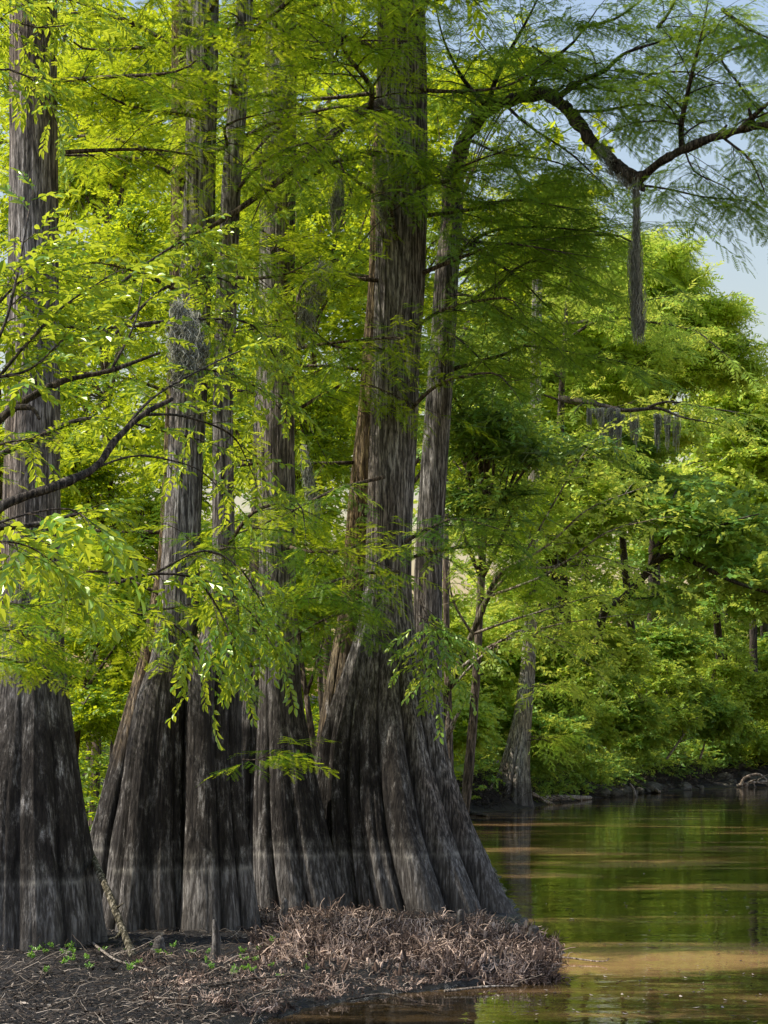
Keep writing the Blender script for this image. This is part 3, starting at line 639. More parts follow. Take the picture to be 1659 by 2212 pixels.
# ------------------------------------------------------------------ broadleaf trees
def crown_tree(name, label, cat, base, lean, trunk_top, r0, crowns, leafmat, tpls, sc, twn=10, clr=.5, tint=.5, group=None, woodmat=TWIG, ts=9, bole=True, limbs=True):
    """base (X, Y); crowns = list of (centre xyz, radii xyz, clusters)"""
    X, Y = base; z0 = float(height(X, Y)); root = thing(name, (X, Y, z0), label, cat, group)
    T = Tree(leafmat, tpls, sc, woodmat); mbt = MB()
    b = np.array([X, Y, z0 - .15]); tp = np.asarray(trunk_top, float)
    mids = [b, b + (tp - b) * .33 + np.array([lean * .3, 0, 0]), b + (tp - b) * .66 + np.array([lean * .2, .1, 0]), tp]
    P, R = smooth_path(mids, [r0 * 1.3, r0, r0 * .8, r0 * .45], .2); tube(mbt, P, R, ts, .09)
    if bole: child(mbt.build('trunk', woodmat, None, True), root)
    for (c, rad, ncl) in crowns:
        c = np.asarray(c, float); rad = np.asarray(rad, float)
        ns = max(5, ncl // 9); sub_ = c + nrm(rng.normal(size=(ns, 3))) * (rng.random((ns, 1)) ** .5) * rad
        pts = sub_[rng.integers(0, ns, ncl)] + rng.normal(size=(ncl, 3)) * np.array([.24, .24, .07]) * rad
        if limbs:
            nl = max(2, ncl // 9)
            for q in pts[:nl]:
                i = np.argmin(np.linalg.norm(P - (q - np.array([0, 0, .4 * abs(q[2] - P[0][2]) * .5])), axis=1)); o = P[i]
                m = (o + q) / 2 + np.array([0, 0, .12 * np.linalg.norm(q - o)]) + rng.normal(size=3) * .12
                PP, RR = smooth_path([o, m, q], [R[i] * .55 + .008, R[i] * .3 + .006, .008], .25); tube(T.wood, PP, RR, 5, .1)
            ends = pts[:nl]
            for q in pts[nl:]:
                e = ends[np.argmin(np.linalg.norm(ends - q, axis=1))]
                if np.linalg.norm(e - q) < rad.max() * .9:
                    m = (e + q) / 2 + np.array([0, 0, .08]) ; segs(T.wood, [e, m], [m, q], [.014, .010], [.010, .006])
        for q in pts:
            T.cluster(q, clr, twn, tint)
    T.finish(root); return root

# understory behind the cypress row: (photo x, depth Y, base label, crowns in photo coords)
GU = 'leafy understory trees behind the cypress row'
def px_c(px, py, Y, rx, ry, rz, n): return (at(px, py, Y), (rx, ry, rz), n)
under = [
    ('understory_tree', 'sunlit broadleaf tree filling the gap right of the leftmost trunk', 235, 26.5, 900, [px_c(240, 1050, 26.5, 1.1, 1.3, 1.7, 90), px_c(250, 620, 26.8, 1.2, 1.3, 1.4, 75), px_c(200, 1350, 26.2, .9, 1.0, 1.0, 45)], .55),
    ('understory_tree', 'bright yellow green tree crown high above the left gap', 200, 31, 400, [px_c(220, 300, 31, 1.6, 1.6, 2.2, 110), px_c(330, 130, 31, 1.3, 1.4, 1.6, 70), px_c(60, 250, 31, 1.2, 1.4, 2.0, 60)], .8),
    ('understory_tree', 'leafy tree seen between the twin trunks and the moss draped trunk', 520, 27.5, 800, [px_c(540, 880, 27.5, 1.0, 1.3, 2.0, 80), px_c(560, 430, 28, 1.0, 1.3, 2.0, 75)], .6),
    ('understory_tree', 'leafy tree seen between the moss draped trunk and the widest trunk', 700, 28, 700, [px_c(710, 900, 27.5, 1.0, 1.3, 2.1, 90), px_c(720, 420, 28, 1.1, 1.3, 2.2, 90)], .6),
    ('understory_tree', 'tall yellow green tree behind the widest trunk, under the sky', 860, 33, 500, [px_c(880, 560, 33, 1.6, 1.6, 2.8, 120), px_c(1010, 780, 33.5, 1.5, 1.5, 2.0, 90)], .75),
    ('understory_tree', 'tall sunlit tree filling the space under the arching limb', 975, 40, 520, [px_c(1090, 430, 40, 1.7, 1.5, 1.5, 120), px_c(1010, 180, 40, 1.3, 1.5, 1.8, 100), px_c(1130, 130, 40.5, 1.0, 1.2, .9, 40)], .85),
    ('shrub', 'dense green shrub in the gap right of the leftmost buttress', 200, 24.0, 1500, [px_c(200, 1560, 24, .75, .8, 1.0, 46), px_c(270, 1330, 24.3, .9, .9, .8, 40)], .45),
    ('shrub', 'shaded shrub behind the split black buttress', 460, 24.5, 1400, [px_c(470, 1330, 24.5, 1.1, .8, 1.0, 50), px_c(380, 1180, 25, 1.0, .9, .9, 40)], .35),
    ('shrub', 'small leafy shrub in the gap left of the widest base', 650, 23.6, 1500, [px_c(668, 1430, 24.5, .6, .8, 1.1, 36), px_c(640, 1220, 24.6, .8, .8, .9, 40)], .5),
    ('understory_tree', 'leafy tree beyond the left edge trunk', -10, 25, 800, [px_c(-20, 800, 25, .9, 1.3, 2.2, 70), px_c(0, 1300, 25, .9, 1.2, 1.5, 50)], .5),
]
for (nm, lb, px, Y, tpy, crowns, tint) in under:
    X = (px - CX) * Y / F
    crowns = [(c_, r_, int(n_ * .62)) for c_, r_, n_ in crowns]
    crown_tree(nm, lb, 'tree' if 'tree' in nm else 'shrub', (X, Y), rng.normal() * .3, at(px + rng.normal() * 20, tpy, Y), .07, crowns, L_WOOD, BR_M, .33, 19, .5, tint, GU)
# slim far trunks seen in the woods
for px, Y, wpx, lb in ((170, 34, 12, 'slim grey trunk in the woods right of the left cypress'), (610, 33, 10, 'slim trunk in the woods behind the moss draped cypress'), (700, 36, 12, 'slim dark trunk in the woods left of the widest cypress')):
    X = (px - CX) * Y / F; root = thing('forest_tree', (X, Y, float(height(X, Y))), lb, 'tree'); mb = MB()
    z = np.linspace(-.1, 16, 24); Pp = np.stack([X + .25 * np.sin(z * .3 + px), np.full(24, float(Y)), z], -1); tube(mb, Pp, np.linspace(wpx * Y / F * .6, wpx * Y / F * .35, 24), 8, .06)
    child(mb.build('trunk', TWIG, None, True), root)
    T = Tree(L_WOOD, BR_F, .62)
    for k in range(26): T.cluster([X + rng.normal() * 1.4, Y + rng.normal() * 1.2, 5 + rng.random() * 10], .8, 10, .6)
    T.finish(root)

# the wood behind, one mass
T = Tree(L_WOOD, BR_F, .52)
subs = [(43 + rng.random() * 5, -260 + rng.random() * 1450, rng.random() ** 1.15) for _ in range(190)]
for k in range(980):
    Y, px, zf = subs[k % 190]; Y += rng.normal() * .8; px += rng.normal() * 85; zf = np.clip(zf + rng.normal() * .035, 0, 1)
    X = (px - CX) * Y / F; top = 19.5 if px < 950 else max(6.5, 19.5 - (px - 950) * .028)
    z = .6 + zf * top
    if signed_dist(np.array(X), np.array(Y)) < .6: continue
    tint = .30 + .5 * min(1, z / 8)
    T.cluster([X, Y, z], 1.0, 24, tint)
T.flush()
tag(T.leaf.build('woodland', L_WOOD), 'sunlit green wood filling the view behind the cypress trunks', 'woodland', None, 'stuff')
# low growth on the forest floor behind the row
T = Tree(L_WOOD, BR_M, .34)
for k in range(520):
    Y = 23.5 + rng.random() * 22; px = -60 + rng.random() * 1120; X = (px - CX) * Y / F
    if signed_dist(np.array(X), np.array(Y)) < 1.0: continue
    T.cluster([X, Y, float(height(X, Y)) + rng.random() ** 1.3 * 1.5], .4, 10, .4)
T.flush()
tag(T.leaf.build('undergrowth', L_WOOD), 'low leafy undergrowth on the forest floor behind the buttresses', 'undergrowth', None, 'stuff')

# dark holly-like tree right of the widest trunk
crown_tree('holly_tree', 'dark blue green broadleaf tree leaning out right of the widest trunk', 'tree', ((985 - CX) * 25 / F, 25), .2, at(1060, 900, 25), .06,
    [px_c(1060, 860, 25, .9, 1.0, .75, 64), px_c(1150, 1000, 24.6, .7, .9, .7, 44), px_c(960, 830, 24.0, .6, .8, .5, 24), px_c(1020, 1100, 25.2, .6, .8, .5, 26)], L_HOLLY, BR_M, .36, 11, .4, .4)
# pale willow-like tree with bare fanning twigs over the cove
rt = thing('leaning_tree', tuple(at(958, 1560, 25)), 'leaning mossy tree with pale bare twigs fanning out over the cove', 'tree')
X0 = at(958, 1560, 25); rt.location = (X0[0], 25, float(height(X0[0], 25)))
mb = MB(); P, R = smooth_path([(X0[0] - .05, 25, 0), at(952, 1620, 25), at(962, 1510, 25), at(985, 1450, 24.9), at(1020, 1370, 24.8), at(1052, 1290, 24.7), at(1082, 1235, 24.6), at(1128, 1226, 24.5)], [.07, .06, .055, .052, .05, .05, .052, .03], .06)
P = P + np.stack([vnoise(np.arange(len(P)) * .09, np.full(len(P), k_), 1.0) * .03 for k_ in (2.0, 5.0, 8.0)], -1); tube(mb, P, R * .82 * (1 + .1 * np.sin(np.arange(len(R)) * .8)), 9, .16); child(mb.build('trunk', MOSSYW, None, True), rt)
T = Tree(L_FAR, BR_M, .36, PALEW)
fans = [[(1020, 1370, 24.8), (1090, 1345, 24.5), (1170, 1320, 24.2), (1270, 1290, 24)], [(985, 1450, 24.9), (1060, 1395, 24.6), (1130, 1375, 24.3), (1215, 1385, 24)], [(985, 1450, 24.9), (1080, 1385, 24.5), (1200, 1350, 24.1), (1330, 1330, 23.8)],
        [(970, 1490, 25), (1050, 1410, 24.6), (1140, 1360, 24.2), (1250, 1420, 24)], [(1052, 1290, 24.7), (1130, 1200, 24.4), (1200, 1080, 24.2), (1260, 980, 24)], [(1082, 1235, 24.6), (1180, 1180, 24.2), (1270, 1100, 24), (1370, 1060, 23.8)],
        [(1052, 1290, 24.7), (1160, 1250, 24.3), (1260, 1200, 24), (1380, 1230, 23.8)], [(1128, 1226, 24.5), (1210, 1220, 24.2), (1310, 1150, 24), (1420, 1120, 23.8)], [(1020, 1370, 24.8), (980, 1300, 24.6), (970, 1220, 24.4), (1000, 1150, 24.2)]]
for f_ in fans: px_bough(T, f_, .020, .006, side_n=9, side_len=.7, gap=.26, tint=.75, flat=.5, start=.35)
T.finish(rt)

# ------------------------------------------------------------------ close broadleaf branches from the left
def near_branch(name, label, cat, limbs, sc, leafmat, tint, woodmat=LIMB, tp=BR_N, **kw):
    o0 = at(*limbs[0][0][0]); root = thing(name, tuple(o0), label, cat); mb = MB(); T = Tree(leafmat, tp, sc, TWIG)
    for (pts, r0, r1, leafy) in limbs:
        PP = [at(*p) for p in pts]; P, R = smooth_path(PP, np.linspace(r0, r1, len(PP)), .05)
        tube(mb, P, R * (1 + .10 * np.sin(np.arange(len(R)) * .7)), 9, .12)
        if leafy: T.bough(PP, r0 * .5, r1 * .8, side_n=leafy, tint=tint, **kw)
    child(mb.build('limb', woodmat, None, True), root); T.finish(root); return root
near_branch('broadleaf_tree', 'dark bare limbs reaching in from the left edge in front of the trunks', 'tree',
    [([(-60, 1135, 11.4), (20, 1085, 11.5), (120, 1050, 11.6), (205, 1010, 11.8), (250, 950, 12), (310, 895, 12.2), (372, 862, 12.4)], .034, .013, 0),
     ([(-60, 960, 11.8), (0, 905, 11.9), (60, 862, 12), (140, 822, 12.1), (240, 800, 12.3), (345, 762, 12.5)], .032, .010, 0),
     ([(30, 880, 11.9), (70, 882, 11.8), (85, 905, 11.7)], .02, .008, 0),
     ([(-60, 1010, 12.2), (60, 955, 12.3), (160, 910, 12.5), (230, 905, 12.7), (330, 925, 13), (430, 950, 13.2)], .02, .006, 4),
     ([(-60, 1140, 11.2), (60, 1135, 11.3), (150, 1115, 11.4), (190, 1100, 11.4)], .022, .007, 3),
     ([(240, 800, 12.3), (290, 700, 12.5), (310, 600, 12.7)], .009, .004, 5),
     ([(250, 950, 12), (330, 860, 12.6), (450, 790, 13), (560, 740, 13.4)], .010, .004, 8),
     ([(310, 895, 12.2), (400, 900, 12.8), (500, 940, 13.2), (540, 1010, 13.6)], .010, .004, 7),
     ([(205, 1010, 11.8), (300, 985, 12.6), (420, 1010, 13), (480, 1060, 13.2)], .008, .003, 4)],
    .24, L_BROAD, .38, side_len=.30, gap=.22)
near_branch('broadleaf_sapling', 'leafy sapling with upright oval leaves before the leftmost trunk', 'sapling',
    [([(-40, 800, 11.2), (10, 700, 11.3), (40, 580, 11.4), (60, 470, 11.5)], .012, .004, 14),
     ([(-40, 860, 11.4), (60, 740, 11.6), (140, 660, 11.8), (230, 600, 12)], .012, .004, 14),
     ([(-40, 700, 11.4), (30, 620, 11.5), (110, 560, 11.6)], .010, .004, 9),
     ([(-40, 820, 11.2), (60, 800, 11.3), (130, 740, 11.4)], .010, .004, 8)],
    .27, L_BROAD, .6, side_len=.34, gap=.17)
near_branch('broadleaf_branch', 'drooping clusters of pointed leaves hanging before the black buttresses', 'branch',
    [([(250, 1260, 14.6), (330, 1240, 14.7), (430, 1250, 14.8), (520, 1300, 14.9), (580, 1380, 15)], .014, .005, 12),
     ([(250, 1330, 14.6), (330, 1330, 14.7), (400, 1370, 14.8), (440, 1440, 14.9)], .011, .004, 7),
     ([(330, 1240, 14.7), (440, 1190, 14.9), (520, 1230, 15.1), (570, 1310, 15.2)], .010, .004, 8),
     ([(430, 1250, 14.8), (480, 1330, 14.8), (510, 1400, 14.8)], .010, .004, 10)],
    .27, L_BROAD, .5, side_len=.34, gap=.13, droop=.5)
near_branch('leafy_branch', 'branch of oval leaves crossing the twin trunks at mid height', 'branch',
    [([(250, 620, 13.8), (330, 560, 13.9), (400, 520, 14), (450, 530, 14.1)], .012, .004, 12),
     ([(250, 720, 14), (360, 620, 14.2), (470, 600, 14.4), (560, 650, 14.6)], .012, .004, 12),
     ([(300, 700, 14), (420, 690, 14.3), (540, 700, 14.5), (600, 780, 14.7)], .012, .004, 12),
     ([(360, 800, 14.4), (460, 800, 14.6), (560, 840, 14.8), (620, 900, 15)], .010, .004, 12)],
    .22, L_BROAD, .4, side_len=.32, gap=.25)
near_branch('grey_green_leaves', 'sprig of large blue green leaves low at the left edge', 'branch',
    [([(-60, 1190, 10.6), (0, 1170, 10.6), (60, 1180, 10.7), (110, 1210, 10.7)], .008, .003, 5),
     ([(-60, 1150, 10.6), (60, 1110, 10.7), (150, 1100, 10.8), (200, 1130, 10.8)], .008, .003, 4)],
    .32, L_BROAD, .8, side_len=.25, gap=.2)
near_branch('vine', 'blue green leafy vine hanging beside the widest trunk above its flare', 'vine',
    [([(905, 1290, 20.2), (925, 1350, 20), (915, 1420, 19.9), (935, 1480, 19.9)], .010, .004, 12), ([(905, 1330, 20.2), (960, 1370, 19.9), (985, 1430, 19.8)], .008, .003, 8)],
    .30, L_HOLLY, .9, side_len=.35, gap=.12)
# bright cypress sprays entering from the left below
T = Tree(L_CYP, CYP_N, .24)
rs = thing('cypress_branch', tuple(at(-40, 1320, 13)), 'feathery yellow green cypress sprays low at the left edge', 'branch')
for pts, sn in (([(-80, 1290, 12.8), (0, 1300, 13), (90, 1310, 13.2), (170, 1290, 13.4), (260, 1300, 13.6)], 14), ([(-80, 1370, 12.6), (0, 1360, 12.8), (80, 1380, 13), (130, 1420, 13.2)], 12),
                ([(-80, 1430, 12.6), (-10, 1420, 12.8), (60, 1440, 13)], 9), ([(-80, 1250, 13), (0, 1230, 13.2), (60, 1240, 13.4)], 8), ([(-80, 1010, 12), (0, 960, 12), (60, 950, 12.2), (110, 940, 12.3)], 6)):
    px_bough(T, pts, .012, .004, side_n=int(sn*1.3), side_len=.36, start=.1, gap=.085, tint=.8)
T.finish(rs)
T = Tree(L_CYP, CYP_N, .26)
rs = thing('cypress_branch', tuple(at(-40, 100, 15)), 'small leaved sunlit branch hanging across the top of the left trunk', 'branch')
T.tpls = BR_N; T.lm = L_BROAD
for pts, sn in (([(-80, 60, 14), (0, 40, 14), (80, 60, 14.2), (170, 50, 14.4)], 14), ([(-80, 160, 14), (20, 150, 14), (90, 190, 14.2), (120, 260, 14.2)], 12), ([(-60, 0, 14), (60, -10, 14), (150, 0, 14.2), (230, 30, 14.2)], 12)):
    px_bough(T, pts, .010, .004, side_n=int(sn*.7), side_len=.34, start=.1, gap=.14, tint=.7)
T.finish(rs)

# ------------------------------------------------------------------ hanging moss
def moss(label, spine, widths, n, strand=.5, group='spanish moss hanging from the branches', curl=.03, thick=.0024, tassels=0, span=0):
    pts = [at(*p) for p in spine]; P, W = smooth_path(pts, widths, .04); m = len(P); mb = MB()
    segn = 7; i0 = (rng.random(n) ** 1.0 * (m - 1) * .92).astype(int)
    a = rng.random(n) * 6.28; rr = rng.random(n) ** .7 * W[i0] * (.55 + .7 * rng.random(n))
    cur = P[i0] + np.stack([cos_(a) * rr, sin_(a) * rr, rng.normal(size=n) * .02], -1)
    L = strand * (.4 + .9 * rng.random(n)); r_ = rng.random(n)
    if tassels:
        tk = rng.integers(0, tassels, n); tx = (rng.random(tassels) - .5) * span; tl = .25 + 1.1 * rng.random(tassels) ** 1.5; tr = .02 + .035 * rng.random(tassels)
        cur = np.stack([P[0][0] + tx[tk] + rng.normal(size=n) * tr[tk], P[0][1] + rng.normal(size=n) * tr[tk], P[0][2] - rng.random(n) * .4 * tl[tk] * .6 - .03 * np.abs(tx[tk])], -1)
        L = strand * tl[tk] * (.3 + .7 * rng.random(n))
    L = L if tassels else np.minimum(L, np.maximum(.03, (cur[:, 2] - P[-1][2]) * (.35 + .75 * rng.random(n)) + .05))
    ph = rng.random((n, 2)) * 6.28; inward = (P[-1][:2] - cur[:, :2]) * (0 if tassels else 1)
    for k in range(segn):
        w1 = curl * np.stack([np.sin(ph[:, 0] + k * 1.9), np.sin(ph[:, 1] + k * 2.3)], -1) * .6
        nx_ = cur.copy(); nx_[:, 2] -= L / segn; nx_[:, :2] += w1 + inward * .02
        segs(mb, cur, nx_, thick, thick * .9, r_); cur = nx_
    o = mb.build('spanish_moss', MOSS, None, False, origin=pts[0]); tag(o, label, 'moss', group); return o
moss('long grey moss beard hanging from the elbow of the arching limb', [(1374, 385, 18.95), (1375, 430, 18.95), (1373, 480, 18.95), (1372, 530, 18.95), (1376, 600, 18.95), (1378, 660, 18.95), (1382, 730, 18.95)], [.045, .018, .03, .075, .085, .08, .04], 800, .40, curl=.026)
moss('shaggy moss matted along the descending part of the arching limb', [(1296, 315, 19.55), (1318, 345, 19.4), (1345, 372, 19.2), (1370, 395, 19)], [.06, .09, .07, .05], 500, .12)
moss('wide grey moss clump caught between the twin trunks at mid height', [(385, 655, 13.2), (398, 695, 13.2), (400, 750, 13.2), (385, 830, 13.2)], [.05, .12, .10, .03], 720, .30, curl=.045)
moss('moss tuft right of the clump, on the dark branch', [(425, 680, 14.8), (432, 730, 14.8), (430, 780, 14.8)], [.05, .09, .02], 500, .18)
moss('grey moss smothering the upper part of the middle trunk', [(600, 130, 19.5), (603, 190, 19.5), (606, 250, 19.5), (600, 330, 19.5)], [.08, .15, .14, .04], 900, .3)
moss('thin moss curtain hanging between the middle and widest trunks', [(735, 380, 19), (728, 430, 19), (722, 490, 19)], [.04, .07, .02], 500, .3)
moss('moss tuft on the mossy fork left of the widest trunk', [(700, 565, 18.8), (680, 610, 18.8), (660, 670, 18.8), (645, 740, 18.8)], [.07, .11, .09, .02], 700, .25)
moss('moss strip hanging lower between middle and widest trunks', [(690, 230, 20), (692, 290, 20), (690, 330, 20)], [.03, .06, .02], 300, .3)
moss('pale moss wisp hanging low beside the middle trunk', [(655, 960, 19.5), (668, 1020, 19.5), (682, 1080, 19.5), (672, 1150, 19.5)], [.04, .06, .08, .02], 420, .25)
moss('moss trailing down the left side of the widest trunk', [(822, 350, 19.9), (824, 410, 19.9), (830, 470, 19.9)], [.05, .07, .02], 420, .3)
moss('moss hanging on the twin trunks at the top of the picture', [(398, 0, 17.6), (400, 40, 17.6), (402, 90, 17.6)], [.05, .07, .02], 350, .2)

# ------------------------------------------------------------------ far bank
GF = 'trees along the far bank'
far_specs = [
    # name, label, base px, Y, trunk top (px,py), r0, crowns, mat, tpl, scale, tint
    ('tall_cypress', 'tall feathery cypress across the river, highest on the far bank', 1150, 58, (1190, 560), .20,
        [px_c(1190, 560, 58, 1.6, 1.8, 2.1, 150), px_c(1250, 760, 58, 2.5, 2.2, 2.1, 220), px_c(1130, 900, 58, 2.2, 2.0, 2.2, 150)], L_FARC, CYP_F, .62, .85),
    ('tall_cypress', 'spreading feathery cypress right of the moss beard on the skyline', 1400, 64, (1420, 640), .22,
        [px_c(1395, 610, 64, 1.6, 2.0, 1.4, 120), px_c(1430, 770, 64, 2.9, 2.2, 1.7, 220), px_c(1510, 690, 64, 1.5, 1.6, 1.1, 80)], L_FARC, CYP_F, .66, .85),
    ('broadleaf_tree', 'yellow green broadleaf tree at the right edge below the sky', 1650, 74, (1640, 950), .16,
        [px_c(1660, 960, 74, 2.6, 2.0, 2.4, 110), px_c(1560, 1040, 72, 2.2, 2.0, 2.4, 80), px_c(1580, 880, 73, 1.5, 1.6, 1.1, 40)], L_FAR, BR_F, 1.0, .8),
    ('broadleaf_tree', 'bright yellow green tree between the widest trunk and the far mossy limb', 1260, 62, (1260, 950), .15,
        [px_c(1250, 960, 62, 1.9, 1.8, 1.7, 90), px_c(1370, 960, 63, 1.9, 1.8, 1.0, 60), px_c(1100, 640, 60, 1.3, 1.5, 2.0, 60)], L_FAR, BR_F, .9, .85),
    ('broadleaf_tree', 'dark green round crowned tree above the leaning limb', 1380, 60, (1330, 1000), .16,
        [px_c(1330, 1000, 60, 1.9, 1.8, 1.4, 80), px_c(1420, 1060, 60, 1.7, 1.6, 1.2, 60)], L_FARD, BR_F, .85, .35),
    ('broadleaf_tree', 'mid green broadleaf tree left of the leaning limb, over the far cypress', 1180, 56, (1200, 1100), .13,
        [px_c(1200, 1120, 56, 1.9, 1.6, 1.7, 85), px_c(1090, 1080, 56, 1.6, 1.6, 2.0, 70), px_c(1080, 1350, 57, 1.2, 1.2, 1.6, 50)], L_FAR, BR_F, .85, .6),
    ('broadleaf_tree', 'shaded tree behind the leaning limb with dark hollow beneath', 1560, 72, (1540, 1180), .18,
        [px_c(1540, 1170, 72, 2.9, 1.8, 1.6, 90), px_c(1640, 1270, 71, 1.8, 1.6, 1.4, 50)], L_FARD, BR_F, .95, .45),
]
for (nm, lb, bx, Y, tt, r0, crowns, lm, tp, sc, tint) in far_specs:
    crowns = [(c_, r_, int(n_ * 1.5)) for c_, r_, n_ in crowns]; bY = max(Y + 3, np.interp(bx, [1150, 1300, 1400, 1500, 1659], [52, 60, 65.5, 71, 77]) + 5); crown_tree(nm, lb, 'tree', ((bx - CX) * bY / F, bY), .3, at(tt[0], tt[1], Y), r0, crowns, lm, tp, sc * (.95 if tp is CYP_F else .68), 13, .7, tint, GF, LIMB)
# leaning limb tree
rl = thing('leaning_oak', (at(1290, 1640, 58)[0], 58, 1.2), 'dark crooked tree leaning right, its forked limb arching over the far bank', 'tree', GF)
mb = MB()
for pts, ra, rb in (([(1262, 1650, 64), (1300, 1340, 60), (1345, 1295, 57.5), (1400, 1235, 57), (1430, 1205, 56.6), (1465, 1200, 56.4), (1520, 1225, 56), (1600, 1262, 55.5), (1700, 1290, 55)], .24, .07),
                    ([(1400, 1235, 57), (1425, 1180, 57), (1440, 1120, 57), (1460, 1060, 57)], .12, .04), ([(1450, 1205, 56.6), (1500, 1165, 56), (1570, 1130, 55.6), (1640, 1110, 55)], .11, .03),
                    ([(1345, 1295, 57.5), (1410, 1290, 57), (1450, 1275, 57)], .08, .03), ([(1425, 1180, 57), (1480, 1120, 57), (1530, 1080, 57)], .06, .02)):
    P, R = smooth_path([at(*p) for p in pts], np.linspace(ra, rb, len(pts)) * .62, .2); tube(mb, P, R, 9, .12)
child(mb.build('trunk', LIMB, None, True), rl)
T = Tree(L_FARD, BR_F, .8)
for (px, py, n) in ((1500, 1100, 14), (1560, 1190, 16), (1640, 1240, 18), (1450, 1080, 10), (1600, 1130, 14), (1470, 1290, 8)):
    for k in range(n): T.cluster(at(px + rng.normal() * 45, py + rng.normal() * 28, 56.5 + rng.normal()), .6, 10, .4)
T.finish(rl)
# branches seen in the far cypresses, and the mossy limb
T = Tree(L_FARC, CYP_F, .62, LIMB)
rb_ = thing('mossy_limb_tree', (at(1262, 1640, 65)[0], 65, 1.0), 'reaching cypress limbs hung with moss, in front of the far trees', 'tree', GF)
mb = MB()
P, R = smooth_path([at(1262, 1660, 65), at(1240, 1500, 62), at(1215, 1200, 57), at(1212, 900, 54.5), at(1225, 640, 54)], [.16, .14, .12, .10, .05], .3); 
tube(mb, P, R, 9, .08); child(mb.build('trunk', LIMB, None, True), rb_)
for pts, r0, sn in (([(1215, 860, 54), (1268, 868, 50), (1350, 886, 49), (1420, 882, 49), (1470, 900, 48.6), (1528, 912, 48.2)], .085, 3),
                ([(1400, 880, 49), (1440, 868, 48.8), (1500, 876, 48.6), (1600, 892, 48.2)], .04, 4), ([(1215, 700, 54), (1280, 690, 53), (1370, 655, 52), (1440, 640, 51.5)], .05, 8),
                ([(1215, 740, 54), (1300, 690, 53), (1400, 695, 52), (1500, 715, 51.5), (1560, 760, 51)], .05, 9), ([(1215, 600, 54), (1260, 580, 53), (1320, 560, 52)], .04, 7),
                ([(1215, 820, 54), (1160, 780, 53), (1090, 760, 52)], .04, 9), ([(1225, 640, 54), (1240, 560, 54), (1235, 480, 54)], .04, 9), ([(1215, 950, 54), (1280, 930, 53), (1340, 960, 52)], .03, 8)):
    px_bough(T, pts, r0, .015, side_n=int(sn*1.5), side_len=1.3, gap=.24, tint=.7)
T.finish(rb_)
for i, (px, py, w_, n, lb) in enumerate(((1300, 880, .16, 420, 'moss fringe nearest the trunk under the far mossy limb'), (1350, 892, .2, 560, 'broad moss fringe in the middle of the far mossy limb'), (1440, 892, .10, 260, 'narrow moss tassel towards the tip of the far mossy limb'))):
    moss(lb, [(px, py, 48.9), (px, py + 20, 48.9), (px + 2, py + 55, 48.9)], [w_ * 1.6, w_ * 1.5, w_ * .6], n, .62, thick=.006, curl=.03, tassels=int(w_ * 70), span=w_ * 6)

# shrubs along the far bank, each its own
specs = [(1005, 47.5, 1560, .55, .7, L_FAR, 'small leafy shrub just right of the widest base, on the cove bank'),
         (1040, 54.5, 1480, .6, .9, L_FARD, 'dark shrub left of the far cypress'),
         (1215, 57, 1560, 1.0, 1.0, L_FARD, 'green shrub right of the far cypress, drooping to the bank'),
         (1200, 56, 1420, 1.2, 1.1, L_FAR, 'sunlit shrub above and behind the far cypress'),
         (1310, 60, 1530, 1.3, 1.2, L_FARD, 'large dark green shrub overhanging the rocks'),
         (1310, 62, 1400, 1.2, .9, L_FAR, 'pale leafy bush above the dark overhanging shrub'),
         (1420, 66, 1520, 1.4, 1.3, L_FAR, 'green shrub with drooping sprays over the middle of the rock bank'),
         (1430, 68, 1390, 1.5, .9, L_FARD, 'shaded bush below the crooked leaning tree'),
         (1520, 70, 1540, 1.3, 1.2, L_FARD, 'dark shrub above the rocks towards the right'),
         (1590, 74, 1480, 1.6, 1.2, L_FAR, 'light green shrub near the right edge'),
         (1660, 76, 1590, 1.0, .9, L_FAR, 'yellowish shrub at the right edge close to the water'),
         (1680, 78, 1440, 1.6, 1.4, L_FARD, 'tall dark shrub at the right edge under the trees'),
         (1250, 58.5, 1575, .8, .5, L_FAR, 'low leafy shrub overhanging the near end of the rock bank'),
         (1160, 55, 1560, .9, .8, L_FARD, 'low shrub hugging the right side of the far cypress'),
         (1370, 65, 1575, 1.1, .6, L_FARD, 'low drooping bush touching the rocks in mid bank'),
         (1470, 70, 1440, 1.2, 1.0, L_FAR, 'light green bush above the slanting pale stem'),
         (1010, 52, 1430, 1.0, 1.6, L_FAR, 'tall sunlit shrub behind the leaning mossy trunk'),
         (1560, 75, 1580, 1.1, .6, L_FARD, 'low dark bush over the rocks near the bleached logs'),
         (1590, 80, 1540, 1.6, 1.2, L_FARD, 'deep green thicket behind the light shrub near the right edge'),
         (1500, 78, 1370, 1.6, 1.1, L_FAR, 'sunlit thicket under the shaded tree at right'),
         (1390, 70, 1480, 1.3, 1.1, L_FAR, 'bright rounded bush in the middle of the far slope'),
         (1270, 63, 1330, 1.2, 1.1, L_FAR, 'airy sunlit bush above the far cypress on its right'),
         (1110, 56, 1480, 1.2, 1.6, L_FARD, 'shaded growth directly behind the far cypress trunk')]
for (px, Y, py, rx, rz, lm, lb) in specs:
    X = (px - CX) * Y / F; c = at(px, py, Y)
    crown_tree('shrub', lb, 'shrub', (X, Y + .6), .2, c, .035, [(c, (rx, 1.0, rz), int(46 + 52 * rx * rz)), (c - np.array([0, .5, rz * .5]), (rx * .9, .7, rz * .45), 26)], lm, BR_F, .42, 12, .4, .55, 'shrubs along the far bank', TWIG, bole=False)
T = Tree(L_FARD, BR_F, .36)
